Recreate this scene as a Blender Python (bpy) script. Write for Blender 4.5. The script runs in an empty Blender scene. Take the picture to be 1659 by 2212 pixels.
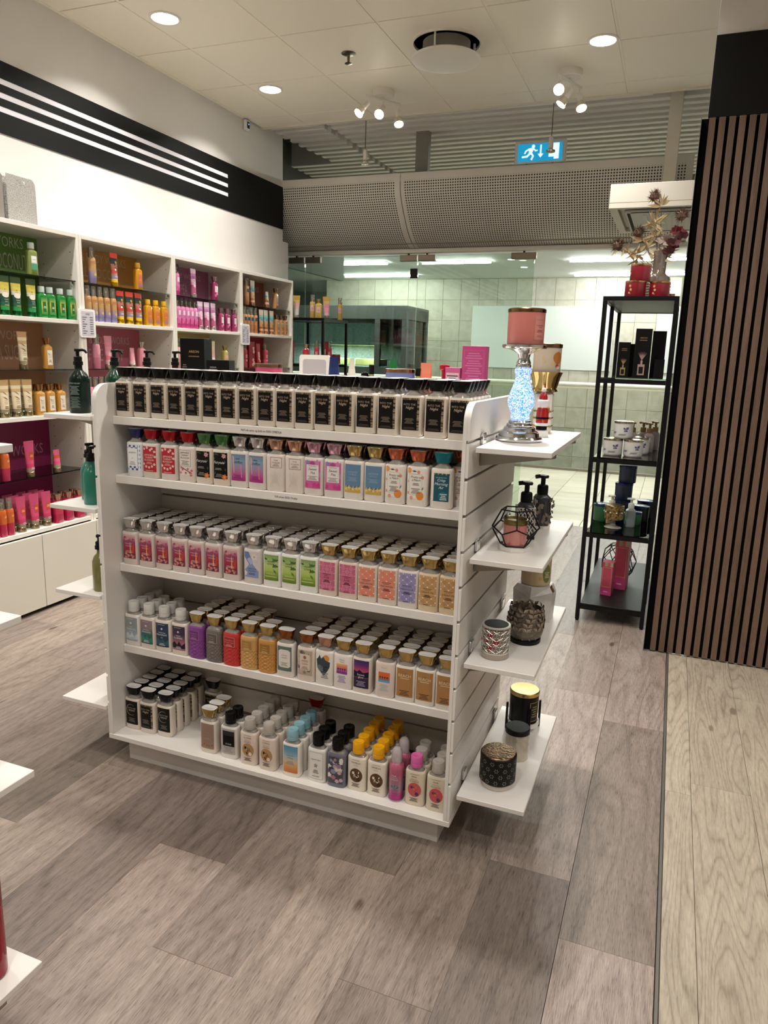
import bpy, bmesh, math, random
from mathutils import Vector, Matrix

# ------------------------------------------------------------------ camera, world, exposure
S = bpy.context.scene
COL = S.collection
random.seed(7)

def setup_camera():
    f, pitch, roll, yaw = 1575.4, .2108, -.03, .3689
    fwd = Vector((-math.sin(yaw)*math.cos(pitch), math.cos(yaw)*math.cos(pitch), -math.sin(pitch)))
    right = Vector((math.cos(yaw), math.sin(yaw), 0))
    down = fwd.cross(right)
    c, s = math.cos(roll), math.sin(roll)
    r2 = c*right + s*down
    d2 = -s*right + c*down
    cd = bpy.data.cameras.new('camera')
    cam = bpy.data.objects.new('camera', cd)
    COL.objects.link(cam)
    m = Matrix((r2, -d2, -fwd)).transposed().to_4x4()
    m.translation = Vector((.4774, -1.8318, 1.4249))
    cam.matrix_world = m
    cd.sensor_fit = 'HORIZONTAL'
    cd.sensor_width = 36.0
    cd.lens = f*36.0/1659.0
    cd.clip_start = .02
    cd.clip_end = 60
    S.camera = cam
setup_camera()
W = bpy.data.worlds.new('world')
S.world = W
W.use_nodes = True
W.node_tree.nodes['Background'].inputs[0].default_value = (.9, .93, .95, 1)
W.node_tree.nodes['Background'].inputs[1].default_value = .03
S.view_settings.view_transform = 'Standard'
S.view_settings.look = 'None'
S.view_settings.gamma = 1.0
S.view_settings.use_curve_mapping = False
S.view_settings.exposure = 0.16
S.cycles.adaptive_threshold = .05
S.cycles.max_bounces = 6
S.cycles.diffuse_bounces = 4
S.cycles.glossy_bounces = 3
S.cycles.transparent_max_bounces = 12
S.cycles.caustics_reflective = False
S.cycles.caustics_refractive = False
WARM = (1.0, .965, .915)
P_DOWN = 13.0      # W of each recessed downlight of the shop
P_SPOT = 28.0      # W of each adjustable spot head
P_MALL = 26.0      # W of each light line in the arcade outside

# ------------------------------------------------------------------ helpers
def lin(h):
    h = h.lstrip('#')
    o = []
    for i in (0, 2, 4):
        c = int(h[i:i+2], 16)/255
        o.append(c/12.92 if c <= .04045 else ((c+.055)/1.055)**2.4)
    return (o[0], o[1], o[2], 1.0)

_mats = {}
def mat(h, rough=.5, metal=0.0, es=0.0, spec=None, coat=0.0, name=None):
    if spec is None: spec = .22 if max(lin(h)[:3]) < .03 and not metal else .5
    key = (h, rough, metal, es, spec, coat)
    if key in _mats: return _mats[key]
    m = bpy.data.materials.new(name or 'mat_%s' % h.lstrip('#'))
    m.use_nodes = True
    b = m.node_tree.nodes['Principled BSDF']
    c = lin(h)
    b.inputs['Base Color'].default_value = c
    b.inputs['Roughness'].default_value = rough
    b.inputs['Metallic'].default_value = metal
    b.inputs['Specular IOR Level'].default_value = spec
    b.inputs['Coat Weight'].default_value = coat
    if es:
        b.inputs['Emission Color'].default_value = c
        b.inputs['Emission Strength'].default_value = es
    m.diffuse_color = c
    _mats[key] = m
    return m

def nodes(m):
    m.use_nodes = True
    nt = m.node_tree
    return nt, nt.nodes, nt.links

def glass(name, tint='#ffffff', ior=1.45, rough=0.0, body=None, amount=0.0):
    """clear pane: transparent with Fresnel reflection, optionally part body colour"""
    m = bpy.data.materials.new(name)
    nt, N, L = nodes(m)
    N.remove(N['Principled BSDF'])
    fr = N.new('ShaderNodeFresnel'); fr.inputs[0].default_value = ior
    tr = N.new('ShaderNodeBsdfTransparent'); tr.inputs[0].default_value = lin(tint)
    gl = N.new('ShaderNodeBsdfGlossy'); gl.inputs['Roughness'].default_value = rough
    gl.inputs['Color'].default_value = (.95, .98, .96, 1)
    mx = N.new('ShaderNodeMixShader')
    L.new(fr.outputs[0], mx.inputs[0])
    base = tr
    if body:
        df = N.new('ShaderNodeBsdfDiffuse'); df.inputs[0].default_value = lin(body)
        m2 = N.new('ShaderNodeMixShader'); m2.inputs[0].default_value = amount
        L.new(tr.outputs[0], m2.inputs[1]); L.new(df.outputs[0], m2.inputs[2])
        base = m2
    L.new(base.outputs[0], mx.inputs[1]); L.new(gl.outputs[0], mx.inputs[2])
    L.new(mx.outputs[0], N['Material Output'].inputs[0])
    return m

def noisy(name, c1, c2, scale=(8, 8, 8), detail=3, rough=.5, bump=0.0, metal=0.0, lo=.35, hi=.65, rnd=0.0):
    """two-tone procedural noise material in object coordinates"""
    m = bpy.data.materials.new(name)
    nt, N, L = nodes(m)
    b = N['Principled BSDF']; b.inputs['Roughness'].default_value = rough; b.inputs['Metallic'].default_value = metal
    tc = N.new('ShaderNodeTexCoord'); mp = N.new('ShaderNodeMapping'); mp.inputs['Scale'].default_value = scale
    oi = N.new('ShaderNodeObjectInfo'); vm = N.new('ShaderNodeVectorMath'); vm.operation = 'ADD'
    mm = N.new('ShaderNodeMath'); mm.operation = 'MULTIPLY'; mm.inputs[1].default_value = 53.0
    L.new(oi.outputs['Random'], mm.inputs[0])
    L.new(tc.outputs['Object'], mp.inputs[0]); L.new(mp.outputs[0], vm.inputs[0]); L.new(mm.outputs[0], vm.inputs[1])
    nz = N.new('ShaderNodeTexNoise'); nz.inputs['Scale'].default_value = 1; nz.inputs['Detail'].default_value = detail
    L.new(vm.outputs[0], nz.inputs['Vector'])
    cr = N.new('ShaderNodeValToRGB'); cr.color_ramp.elements[0].position = lo; cr.color_ramp.elements[1].position = hi
    cr.color_ramp.elements[0].color = lin(c1); cr.color_ramp.elements[1].color = lin(c2)
    L.new(nz.outputs[0], cr.inputs[0])
    out = cr.outputs[0]
    if rnd:
        hs = N.new('ShaderNodeHueSaturation')
        mr = N.new('ShaderNodeMapRange'); mr.inputs[3].default_value = 1-rnd; mr.inputs[4].default_value = 1+rnd
        L.new(oi.outputs['Random'], mr.inputs[0]); L.new(mr.outputs[0], hs.inputs['Value']); L.new(out, hs.inputs['Color'])
        out = hs.outputs[0]
    L.new(out, b.inputs['Base Color'])
    if bump:
        bp = N.new('ShaderNodeBump'); bp.inputs['Strength'].default_value = bump; bp.inputs['Distance'].default_value = .002
        L.new(nz.outputs[0], bp.inputs['Height']); L.new(bp.outputs[0], b.inputs['Normal'])
    return m

def wood(name, light, dark, ring, rough=.42, fine=260, coarse=7, knots=0.5, ringamt=.35, rpow=2.2, rs=(6.5, 1.15), pores=.16, coarsew=.42):
    """plank wood: long fibres along local Y, cathedral rings, knots; tone from the object's colour"""
    m = bpy.data.materials.new(name)
    nt, N, L = nodes(m)
    b = N['Principled BSDF']; b.inputs['Roughness'].default_value = rough
    tc = N.new('ShaderNodeTexCoord'); oi = N.new('ShaderNodeObjectInfo')
    mu = N.new('ShaderNodeMath'); mu.operation = 'MULTIPLY'; mu.inputs[1].default_value = 37.0
    L.new(oi.outputs['Random'], mu.inputs[0])
    off = N.new('ShaderNodeCombineXYZ'); L.new(mu.outputs[0], off.inputs[0]); L.new(mu.outputs[0], off.inputs[1])
    add = N.new('ShaderNodeVectorMath'); L.new(tc.outputs['Object'], add.inputs[0]); L.new(off.outputs[0], add.inputs[1])
    def mapping(sc):
        mp = N.new('ShaderNodeMapping'); mp.inputs['Scale'].default_value = sc
        L.new(add.outputs[0], mp.inputs[0]); return mp
    n1 = N.new('ShaderNodeTexNoise'); n1.inputs['Scale'].default_value = 1; n1.inputs['Detail'].default_value = 4
    L.new(mapping((fine*1.5, 20, 20)).outputs[0], n1.inputs['Vector'])
    n2 = N.new('ShaderNodeTexNoise'); n2.inputs['Scale'].default_value = 1; n2.inputs['Detail'].default_value = 3
    L.new(mapping((coarse*6, coarse*.5, 3)).outputs[0], n2.inputs['Vector'])
    # rings: contour lines of a smooth stretched noise
    n3 = N.new('ShaderNodeTexNoise'); n3.inputs['Scale'].default_value = 1; n3.inputs['Detail'].default_value = 1.2
    L.new(mapping((rs[0], rs[1], 1)).outputs[0], n3.inputs['Vector'])
    k = N.new('ShaderNodeMath'); k.operation = 'MULTIPLY'; k.inputs[1].default_value = ring; L.new(n3.outputs[0], k.inputs[0])
    sn = N.new('ShaderNodeMath'); sn.operation = 'PINGPONG'; sn.inputs[1].default_value = 1.0; L.new(k.outputs[0], sn.inputs[0])
    pw = N.new('ShaderNodeMath'); pw.operation = 'POWER'; pw.inputs[1].default_value = rpow; L.new(sn.outputs[0], pw.inputs[0])
    # knots
    vo = N.new('ShaderNodeTexVoronoi'); vo.inputs['Scale'].default_value = 1
    L.new(mapping((6.5, 2.6, 1)).outputs[0], vo.inputs['Vector'])
    kn = N.new('ShaderNodeMapRange'); kn.inputs[1].default_value = .03; kn.inputs[2].default_value = .10; kn.inputs[3].default_value = knots; kn.inputs[4].default_value = 0
    L.new(vo.outputs['Distance'], kn.inputs[0])
    s1 = N.new('ShaderNodeMath'); s1.operation = 'MULTIPLY_ADD'; s1.inputs[1].default_value = .62; L.new(n1.outputs[0], s1.inputs[0])
    s2 = N.new('ShaderNodeMath'); s2.operation = 'MULTIPLY'; s2.inputs[1].default_value = coarsew; L.new(n2.outputs[0], s2.inputs[0])
    L.new(s2.outputs[0], s1.inputs[2])
    s3 = N.new('ShaderNodeMath'); s3.operation = 'MULTIPLY_ADD'; s3.inputs[1].default_value = -ringamt; L.new(pw.outputs[0], s3.inputs[0]); L.new(s1.outputs[0], s3.inputs[2])
    n5 = N.new('ShaderNodeTexNoise'); n5.inputs['Scale'].default_value = 1; n5.inputs['Detail'].default_value = 2
    L.new(mapping((fine*2.4, 34, 20)).outputs[0], n5.inputs['Vector'])
    po = N.new('ShaderNodeMapRange'); po.inputs[1].default_value = .56; po.inputs[2].default_value = .70; po.inputs[3].default_value = 0; po.inputs[4].default_value = pores
    L.new(n5.outputs[0], po.inputs[0])
    kp = N.new('ShaderNodeMath'); L.new(kn.outputs[0], kp.inputs[0]); L.new(po.outputs[0], kp.inputs[1])
    s4 = N.new('ShaderNodeMath'); s4.operation = 'SUBTRACT'; L.new(s3.outputs[0], s4.inputs[0]); L.new(kp.outputs[0], s4.inputs[1])
    cr = N.new('ShaderNodeValToRGB'); e = cr.color_ramp.elements
    e[0].position = .12; e[0].color = lin(dark); e[1].position = .76; e[1].color = lin(light)
    L.new(s4.outputs[0], cr.inputs[0])
    mx = N.new('ShaderNodeMix'); mx.data_type = 'RGBA'; mx.blend_type = 'MULTIPLY'; mx.inputs[0].default_value = 1
    L.new(cr.outputs[0], mx.inputs[6]); L.new(oi.outputs['Color'], mx.inputs[7])
    L.new(mx.outputs[2], b.inputs['Base Color'])
    bp = N.new('ShaderNodeBump'); bp.inputs['Strength'].default_value = .12; bp.inputs['Distance'].default_value = .001
    L.new(n1.outputs[0], bp.inputs['Height']); L.new(bp.outputs[0], b.inputs['Normal'])
    return m

# text outlines -------------------------------------------------------------
_txt = {}
def text_geo(s, res=2):
    if s in _txt: return _txt[s]
    cu = bpy.data.curves.new('t', 'FONT'); cu.body = s; cu.size = 1; cu.resolution_u = res
    ob = bpy.data.objects.new('t', cu); COL.objects.link(ob)
    me = bpy.data.meshes.new_from_object(ob.evaluated_get(bpy.context.evaluated_depsgraph_get()))
    vs = [(v.co.x, v.co.y) for v in me.vertices]; fs = [tuple(p.vertices) for p in me.polygons]
    bpy.data.objects.remove(ob); bpy.data.curves.remove(cu); bpy.data.meshes.remove(me)
    if not vs: vs = [(0, 0)]
    x0 = min(v[0] for v in vs); x1 = max(v[0] for v in vs)
    vs = [(v[0]-(x0+x1)/2, v[1]) for v in vs]
    _txt[s] = (vs, fs, x1-x0)
    return _txt[s]

def sup(a, b, n, k, z, cx=0, cy=0):
    """superellipse loop of k points"""
    o = []
    for i in range(k):
        t = 2*math.pi*i/k
        c, s = math.cos(t), math.sin(t)
        o.append((cx+a*math.copysign(abs(c)**(2/n), c), cy+b*math.copysign(abs(s)**(2/n), s), z))
    return o

class MB:
    def __init__(s):
        s.v = []; s.f = []; s.m = []; s.uv = None
    def add(s, vs, fs, m=0):
        o = len(s.v); s.v += [tuple(v) for v in vs]
        for f in fs:
            s.f.append(tuple(i+o for i in f)); s.m.append(m)
        return s
    def box(s, x0, y0, z0, x1, y1, z1, m=0, b=0.0):
        if x0 > x1: x0, x1 = x1, x0
        if y0 > y1: y0, y1 = y1, y0
        if z0 > z1: z0, z1 = z1, z0
        if not b:
            vs = [(x0,y0,z0),(x1,y0,z0),(x1,y1,z0),(x0,y1,z0),(x0,y0,z1),(x1,y0,z1),(x1,y1,z1),(x0,y1,z1)]
            return s.add(vs, [(3,2,1,0),(4,5,6,7),(0,1,5,4),(1,2,6,5),(2,3,7,6),(3,0,4,7)], m)
        vs = []; idx = {}
        X = (x0, x1); Y = (y0, y1); Z = (z0, z1); sg = (1, -1)
        for i in (0,1):
            for j in (0,1):
                for k in (0,1):
                    for a in range(3):
                        p = [X[i]+sg[i]*b, Y[j]+sg[j]*b, Z[k]+sg[k]*b]
                        p[a] = (X[i], Y[j], Z[k])[a]
                        idx[(i,j,k,a)] = len(vs); vs.append(p)
        fs = []
        for a in range(3):
            o1, o2 = [(1,2),(2,0),(0,1)][a]
            for e in (0,1):
                q = []
                for (u, w) in ((0,0),(1,0),(1,1),(0,1)):
                    t = [0,0,0]; t[a] = e; t[o1] = u; t[o2] = w
                    q.append(idx[(t[0],t[1],t[2],a)])
                fs.append(q if e else q[::-1])
        for a in range(3):                       # edge strips along axis a
            o1, o2 = [(1,2),(2,0),(0,1)][a]
            for u in (0,1):
                for w in (0,1):
                    def g(e, ax):
                        t = [0,0,0]; t[a] = e; t[o1] = u; t[o2] = w
                        return idx[(t[0],t[1],t[2],ax)]
                    q = [g(0,o1), g(1,o1), g(1,o2), g(0,o2)]
                    fs.append(q if (u == w) else q[::-1])
        for i in (0,1):
            for j in (0,1):
                for k in (0,1):
                    q = [idx[(i,j,k,a)] for a in range(3)]
                    fs.append(q if (i+j+k) % 2 else q[::-1])
        return s.add(vs, fs, m)
    def loft(s, loops, m=0, cb=True, ct=True, ms=None):
        k = len(loops[0]); o = []
        vs = [p for l in loops for p in l]
        base = len(s.v); s.v += [tuple(p) for p in vs]
        for i in range(len(loops)-1):
            for j in range(k):
                j2 = (j+1) % k
                s.f.append((base+i*k+j, base+i*k+j2, base+(i+1)*k+j2, base+(i+1)*k+j)); s.m.append(ms[i] if ms else m)
        if cb: s.f.append(tuple(base+j for j in range(k))[::-1]); s.m.append(ms[0] if ms else m)
        if ct: s.f.append(tuple(base+(len(loops)-1)*k+j for j in range(k))); s.m.append(ms[-1] if ms else m)
        return s
    def lathe(s, prof, n=28, c=(0, 0), m=0, ms=None, sx=1, sy=1, cb=True, ct=True):
        loops = [[(c[0]+r*sx*math.cos(2*math.pi*i/n), c[1]+r*sy*math.sin(2*math.pi*i/n), z) for i in range(n)] for r, z in prof]
        return s.loft(loops, m, cb, ct, ms)
    def prism(s, poly, axis, a, b, m=0):
        """extrude a 2-D polygon (the two other axes in xyz order) along axis from a to b"""
        def P(p, t):
            return {'x': (t, p[0], p[1]), 'y': (p[0], t, p[1]), 'z': (p[0], p[1], t)}[axis]
        n = len(poly)
        vs = [P(p, a) for p in poly]+[P(p, b) for p in poly]
        fs = [tuple(range(n))[::-1], tuple(range(n, 2*n))]+[(i, (i+1) % n, n+(i+1) % n, n+i) for i in range(n)]
        return s.add(vs, fs, m)
    def tube(s, pts, r, n=8, m=0, cap=True):
        pts = [Vector(p) for p in pts]; loops = []
        up = Vector((0, 0, 1)); prev = None
        for i, p in enumerate(pts):
            d = (pts[min(i+1, len(pts)-1)]-pts[max(i-1, 0)]).normalized()
            if prev is None:
                a = up.cross(d)
                if a.length < .1: a = Vector((1, 0, 0)).cross(d)
                a.normalize()
            else:
                a = (prev-d*prev.dot(d)).normalized()
            prev = a; bb = d.cross(a)
            rr = r[i] if isinstance(r, (list, tuple)) else r
            loops.append([p+a*(rr*math.cos(2*math.pi*j/n))+bb*(rr*math.sin(2*math.pi*j/n)) for j in range(n)])
        return s.loft(loops, m, cap, cap)
    def text(s, t, org, ux, uy, size, m=0, width=None, shear=0.0, align='c'):
        vs, fs, w = text_geo(t)
        kx = size if width is None else width/w
        sh = {'c': 0, 'l': w/2, 'r': -w/2}[align]
        org = Vector(org); ux = Vector(ux); uy = Vector(uy)
        return s.add([org+ux*((x+sh)*kx+shear*y*size)+uy*(y*size) for x, y in vs], fs, m)
    def build(s, name, mats, parent=None, loc=None, smooth=35, recalc=True):
        me = bpy.data.meshes.new(name)
        me.from_pydata(s.v, [], s.f)
        if not isinstance(mats, (list, tuple)): mats = [mats]
        for mm in mats: me.materials.append(mm)
        me.polygons.foreach_set('material_index', s.m)
        if recalc:
            bm = bmesh.new(); bm.from_mesh(me); bmesh.ops.recalc_face_normals(bm, faces=bm.faces); bm.to_mesh(me); bm.free()
        if s.uv:
            ul = me.uv_layers.new(name='uv')
            for lp in me.loops: ul.data[lp.index].uv = s.uv[lp.vertex_index]
        if smooth:
            me.polygons.foreach_set('use_smooth', [True]*len(me.polygons))
            me.update()
            me.set_sharp_from_angle(angle=math.radians(smooth))
        me.update()
        o = bpy.data.objects.new(name, me)
        COL.objects.link(o)
        if parent: o.parent = parent
        if loc: o.location = loc
        return o

_seen = {}
def tag(o, label, cat, group=None):
    o['label'] = label; o['category'] = cat
    if group: o['group'] = group
    n = len(label.split())
    if n < 4 or n > 16: print('LABEL LENGTH', n, label)
    if label in _seen: print('DUP LABEL', label)
    _seen[label] = 1
    return o

def thing(name, label, cat, loc=(0, 0, 0), rz=0.0, group=None):
    o = bpy.data.objects.new(name, None); COL.objects.link(o)
    o.empty_display_size = .05
    o.location = loc; o.rotation_euler = (0, 0, rz)
    return tag(o, label, cat, group)

def proto(name):
    o = bpy.data.objects.new(name, None); o.empty_display_size = .05
    return o

def struct(o):
    o['kind'] = 'structure'
    return o

def dup(o, parent=None, skip=()):
    c = o.copy(); COL.objects.link(c); c.parent = parent
    for ch in o.children:
        if ch.name.split('.')[0] not in skip: dup(ch, c)
    return c

ORD = ['zeroth','first','second','third','fourth','fifth','sixth','seventh','eighth','ninth','tenth','eleventh','twelfth','thirteenth','fourteenth','fifteenth','sixteenth','seventeenth','eighteenth','nineteenth','twentieth']

WHITE = mat('#e4dfd9', .38, name='white_laminate')
WHITE2 = mat('#dcd7d0', .5, name='white_board')
CHROME = mat('#d9d9d9', .12, 1.0, name='chrome')
STEEL = mat('#9a948b', .32, 1.0, name='brushed_steel')
BLACK = mat('#0d0d0e', .35, name='black_powder_coat')
BLACKG = mat('#0a0a0b', .16, name='gloss_black')
GOLD = mat('#c2a468', .22, 1.0, name='gold')
GLASS = glass('clear_glass', '#f4fbf7')
PANE = glass('shopfront_glass', '#edf5ef', 1.5)
# ------------------------------------------------------------------ the room: floor
ZC = 3.234          # ceiling
XW = -2.92          # left wall face
OAK = wood('grey_oak_plank', '#ac9d92', '#50443d', 20.0, ringamt=.12, rpow=2.5, pores=.24, coarsew=.32)
PINE = wood('pale_pine_plank', '#b3a998', '#7a6e5f', 40.0, fine=150, knots=.9, ringamt=.24, rpow=3.5, rs=(8.5, .8))
random.seed(11)
floor = struct(MB().box(XW-.1, -4.2, -.06, .583, 4.66, -.012).build('floor', mat('#4c4038', .8)))
fb = MB().box(-.1142, -.6182, -.012, .1142, .6182, 0, b=.0003).build('plank', OAK).data
bpy.data.objects.remove(bpy.data.objects['plank'])
starts = {0: 1.05, 1: .033, 2: .72, 3: -.142, 4: -.611, 5: -.29, 6: .42, 7: -.02, 8: .85, 9: .27, 10: -.5, 11: .6, 12: .1, 13: -.33, 14: .5, 15: -.1}
tones = {(0, 0): .95, (0, -1): .72, (0, -2): 1.12, (1, 0): 1.08, (1, -1): .66, (1, 1): .85, (2, -1): .92, (2, -2): .85, (3, 0): .72, (3, -1): 1.16, (4, 0): .93, (4, -1): 1.2, (5, 0): .64, (5, -1): 1.16, (6, -1): .8, (6, 0): .75, (7, 0): 1.05}
for r in range(16):
    xc = .4625-.2287*r if r else .4635
    y0 = starts[r]
    for n in range(-5, 5):
        yc = y0+1.237*n+.6185
        if yc < -3.4 or yc > 4.9: continue
        o = bpy.data.objects.new('plank', fb); COL.objects.link(o); o.parent = floor
        o.location = (xc, yc, 0)
        if yc+.6165 > 4.655:                       # last plank is cut at the threshold
            o.scale = (1, max(.02, (4.655-(yc-.6165))/1.233), 1); o.location.y = (4.655+yc-.6165)/2
            if o.scale.y <= .03: bpy.data.objects.remove(o); continue
        t = tones.get((r, n), random.choice((.66, .80, .92, 1.05, 1.16)))
        o.color = (t, t*random.uniform(.97, 1.0), t*random.uniform(.95, 1.0), 1)
bfloor = struct(MB().box(.589, -4.2, -.06, 3.3, 1.95, -.012).build('floor_pine', mat('#5a4b3a', .8)))
for r in range(9):
    x0, x1 = (.590, .6725) if r == 0 else (.6735+.1895*(r-1), .8620+.1895*(r-1))
    off = (.625, .707, .2, .95, .45, -.1, .6, .1, .3)[r]
    for n in range(-4, 3):
        ya, yb = max(off+1.3*n, -3.6), min(off+1.3*(n+1)-.0012, 1.93)
        if yb-ya < .05: continue
        o = MB().box(x0, ya-(ya+yb)/2, -.012, x1, yb-(ya+yb)/2, 0, b=.001).build('plank', PINE, bfloor, (0, (ya+yb)/2, 0))
        t = random.uniform(.9, 1.05); o.color = (t, t*.99, t*.97, 1)
struct(MB().box(.5795, -4.2, -.01, .5885, 1.93, .0025, b=.001).build('trim_1', mat('#6f6b64', .4, .6)))

# arcade floor outside
mallfloor = struct(MB().box(-7.6, 4.66, -.06, 2.6, 8.2, -.012).build('floor_arcade', mat('#8f8b78', .7)))
MT = noisy('arcade_floor_tile', '#cfcab2', '#ded9c4', (3, 9, 3), 4, .3, rnd=.09)
for i in range(-8, 3):
    for j in range(4):
        MB().box(-.213, -.425, -.012, .213, .425, 0, b=.001).build('tile', MT, mallfloor, (-.395+.43*i, 5.09+.855*j, 0))

# ------------------------------------------------------------------ ceiling
CEILM = mat('#efe9d9', .5, name='ceiling_tile')
ceiling = struct(MB().box(XW-.1, -4.2, ZC+.012, 3.3, 3.88, ZC+.06).build('ceiling', mat('#a49c86', .8)))
XN = [-2.915, -2.503, -1.888, -1.268, -.651, -.022, .60]
YN = [.43, 1.065, 1.70, 2.345, 2.978, 3.648, 3.872]
for i in range(len(XN)-1):
    for j in range(len(YN)-1):
        MB().box(XN[i]+.008, YN[j]+.004, ZC, XN[i+1]-.008, YN[j+1]-.003, ZC+.012, b=.0015).build('ceiling_tile', CEILM, ceiling)
for x in XN[1:-1]:
    MB().box(x-.007, .43, ZC+.0025, x+.007, 3.872, ZC+.012).build('ceiling_rail', CEILM, ceiling)
MB().box(XW, .43, ZC-.004, XW+.018, 3.60, ZC+.012).build('ceiling_rail', CEILM, ceiling)
MB().box(XW, -4.2, ZC, 3.3, .426, ZC+.012).build('ceiling_field', CEILM, ceiling)
MB().box(.61, .43, ZC, 3.3, 1.88, ZC+.012).build('ceiling_field', CEILM, ceiling)
struct(MB().box(XW, 3.868, ZC-.012, .60, 3.892, ZC+.10, b=.002).build('trim_2', mat('#d8d3c6', .5)))

# baffle ceiling between shop and arcade
BAF = mat('#e0ddd6', .5, name='baffle')
baf = struct(MB().box(-3.4, 3.9, 3.50, 1.2, 6.6, 3.54).build('ceiling_baffles', mat('#3b3a36', .9)))
for k in range(19):
    y = 4.02+.1325*k
    if y < 5.1:
        MB().box(-2.965+.012*k, y-.03, 3.262, -2.46, y+.03, 3.49, b=.004).build('baffle', BAF, baf)
    else:
        MB().box(-3.35, y-.03, 3.262, -2.46, y+.03, 3.49, b=.004).build('baffle', BAF, baf)
    if k == 0: MB().box(-2.40, y-.03, 3.262, .13, y+.03, 3.49, b=.004).build('baffle', BAF, baf)
    else: MB().box(-2.40, y-.03, 3.262, 1.1, y+.03, 3.49, b=.004).build('baffle', BAF, baf)
struct(MB().box(-3.45, 4.26, 2.3, -3.40, 6.6, 3.54).build('wall_baffle_side', mat('#5c5e58', .8)))
struct(MB().box(-3.4, 6.56, 3.095, 1.2, 6.6, 3.49).build('wall_baffle_end', mat('#7f8478', .8)))

# ------------------------------------------------------------------ walls
WALL = noisy('painted_wall', '#d6d2cd', '#dad6d1', (3, 3, 3), 3, .75)
wl = struct(MB().box(XW-.12, -4.2, 0, XW, 4.24, 3.5).box(XW-.12, 4.24, 0, XW, 4.34, 2.40).build('wall_left', WALL))
BANDM = mat('#070707', .6, spec=.25, name='black_band')
for z0, z1 in ((2.500, 2.603), (2.632, 2.670), (2.699, 2.737), (2.766, 2.850)):
    MB().box(XW+.0002, -4.0, z0, XW+.006, 3.370, z1).build('black_band', BANDM, wl)
MB().box(XW+.0002, 3.370, 2.500, XW+.006, 4.238, 2.850).build('black_band', BANDM, wl)
for z0, z1 in ((2.6035, 2.6315), (2.6705, 2.6985), (2.7375, 2.7655)):
    MB().box(XW+.0002, -4.0, z0, XW+.003, 3.369, z1).build('white_stripe', mat('#e6e4ea', .4), wl)
struct(MB().box(XW-.12, -4.32, 0, 3.3, -4.2, 3.5).build('wall_back', WALL))
struct(MB().box(3.3, -4.32, 0, 3.42, 2.6, 3.5).build('wall_right', WALL))
# column clad with wooden slats
col = struct(MB().box(.494, 1.935, 0, 3.3, 2.55, 3.5).build('wall_slatted', WALL))
MB().box(.492, 1.922, 2.487, 3.3, 1.9345, 2.812).build('black_band', BANDM, col)
MB().box(.468, 1.9205, .004, 3.3, 1.934, 2.482).build('felt_backing', mat('#050505', .95, spec=.1), col)
MB().box(.4655, 1.9, .004, .4675, 1.934, 2.482).build('edge_trim', mat('#8c867c', .4, .6), col)
SLAT = wood('walnut_slat', '#826755', '#4c3b31', 6.0, fine=330, knots=.1, ringamt=.15, rough=.5)
for k in range(34):
    x = .4985+.0403*k
    o = MB().box(-.0132, -.0055, -1.238, .0132, .0055, 1.238, b=.0008).build('slat', SLAT, col, (x+.0135, 1.9145, 1.244))
    # slats carry the plank grain upright
    o.rotation_euler = (0, 0, 0)
    t = random.uniform(.85, 1.08); o.color = (t, t*.98, t*.97, 1)
# wood fibres run along local Z here: swap axes in that material
for nd in SLAT.node_tree.nodes:
    if nd.type == 'MAPPING':
        sc = nd.inputs['Scale'].default_value; nd.inputs['Scale'].default_value = (sc[0], sc[2], sc[1])

# ------------------------------------------------------------------ perforated bulkhead over the entrance
def perforated():
    m = bpy.data.materials.new('perforated_metal')
    nt, N, L = nodes(m); b = N['Principled BSDF']; b.inputs['Roughness'].default_value = .5
    uv = N.new('ShaderNodeUVMap'); uv.uv_map = 'uv'
    sp = N.new('ShaderNodeSeparateXYZ'); L.new(uv.outputs[0], sp.inputs[0])
    def mth(op, a, bv=None, c=None):
        n = N.new('ShaderNodeMath'); n.operation = op
        for i, x in enumerate((a, bv, c)):
            if x is None: continue
            if isinstance(x, (int, float)): n.inputs[i].default_value = x
            else: L.new(x, n.inputs[i])
        return n.outputs[0]
    P = .0205
    fx = mth('SUBTRACT', mth('FRACT', mth('DIVIDE', sp.outputs[0], P)), .5)
    fy = mth('SUBTRACT', mth('FRACT', mth('DIVIDE', sp.outputs[1], P)), .5)
    d = mth('SQRT', mth('ADD', mth('MULTIPLY', fx, fx), mth('MULTIPLY', fy, fy)))
    hole = mth('LESS_THAN', d, .29)
    inx = mth('MULTIPLY', mth('GREATER_THAN', sp.outputs[0], .035), mth('LESS_THAN', sp.outputs[0], 2.215))
    iny = mth('MULTIPLY', mth('GREATER_THAN', sp.outputs[1], .055), mth('LESS_THAN', sp.outputs[1], .735))
    fac = mth('MULTIPLY', mth('MULTIPLY', inx, iny), hole)
    mx = N.new('ShaderNodeMix'); mx.data_type = 'RGBA'
    L.new(fac, mx.inputs[0]); mx.inputs[6].default_value = lin('#d8d4cb'); mx.inputs[7].default_value = lin('#15130f')
    L.new(mx.outputs[2], b.inputs['Base Color'])
    bp = N.new('ShaderNodeBump'); bp.invert = True; bp.inputs['Distance'].default_value = .003
    L.new(fac, bp.inputs['Height']); L.new(bp.outputs[0], b.inputs['Normal'])
    return m
PERF = perforated()
prof = [(4.234, 2.905), (4.232, 2.85), (4.236, 2.79), (4.252, 2.735), (4.285, 2.685), (4.333, 2.620), (4.384, 2.560), (4.440, 2.500), (4.500, 2.452), (4.560, 2.415), (4.625, 2.390), (4.690, 2.372)]
bulk = struct(MB().box(-3.3, 4.40, 2.60, .40, 4.76, 2.88).box(-3.3, 4.58, 2.40, .40, 4.76, 2.60).build('wall_bulkhead', mat('#8d887c', .7)))
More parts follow.
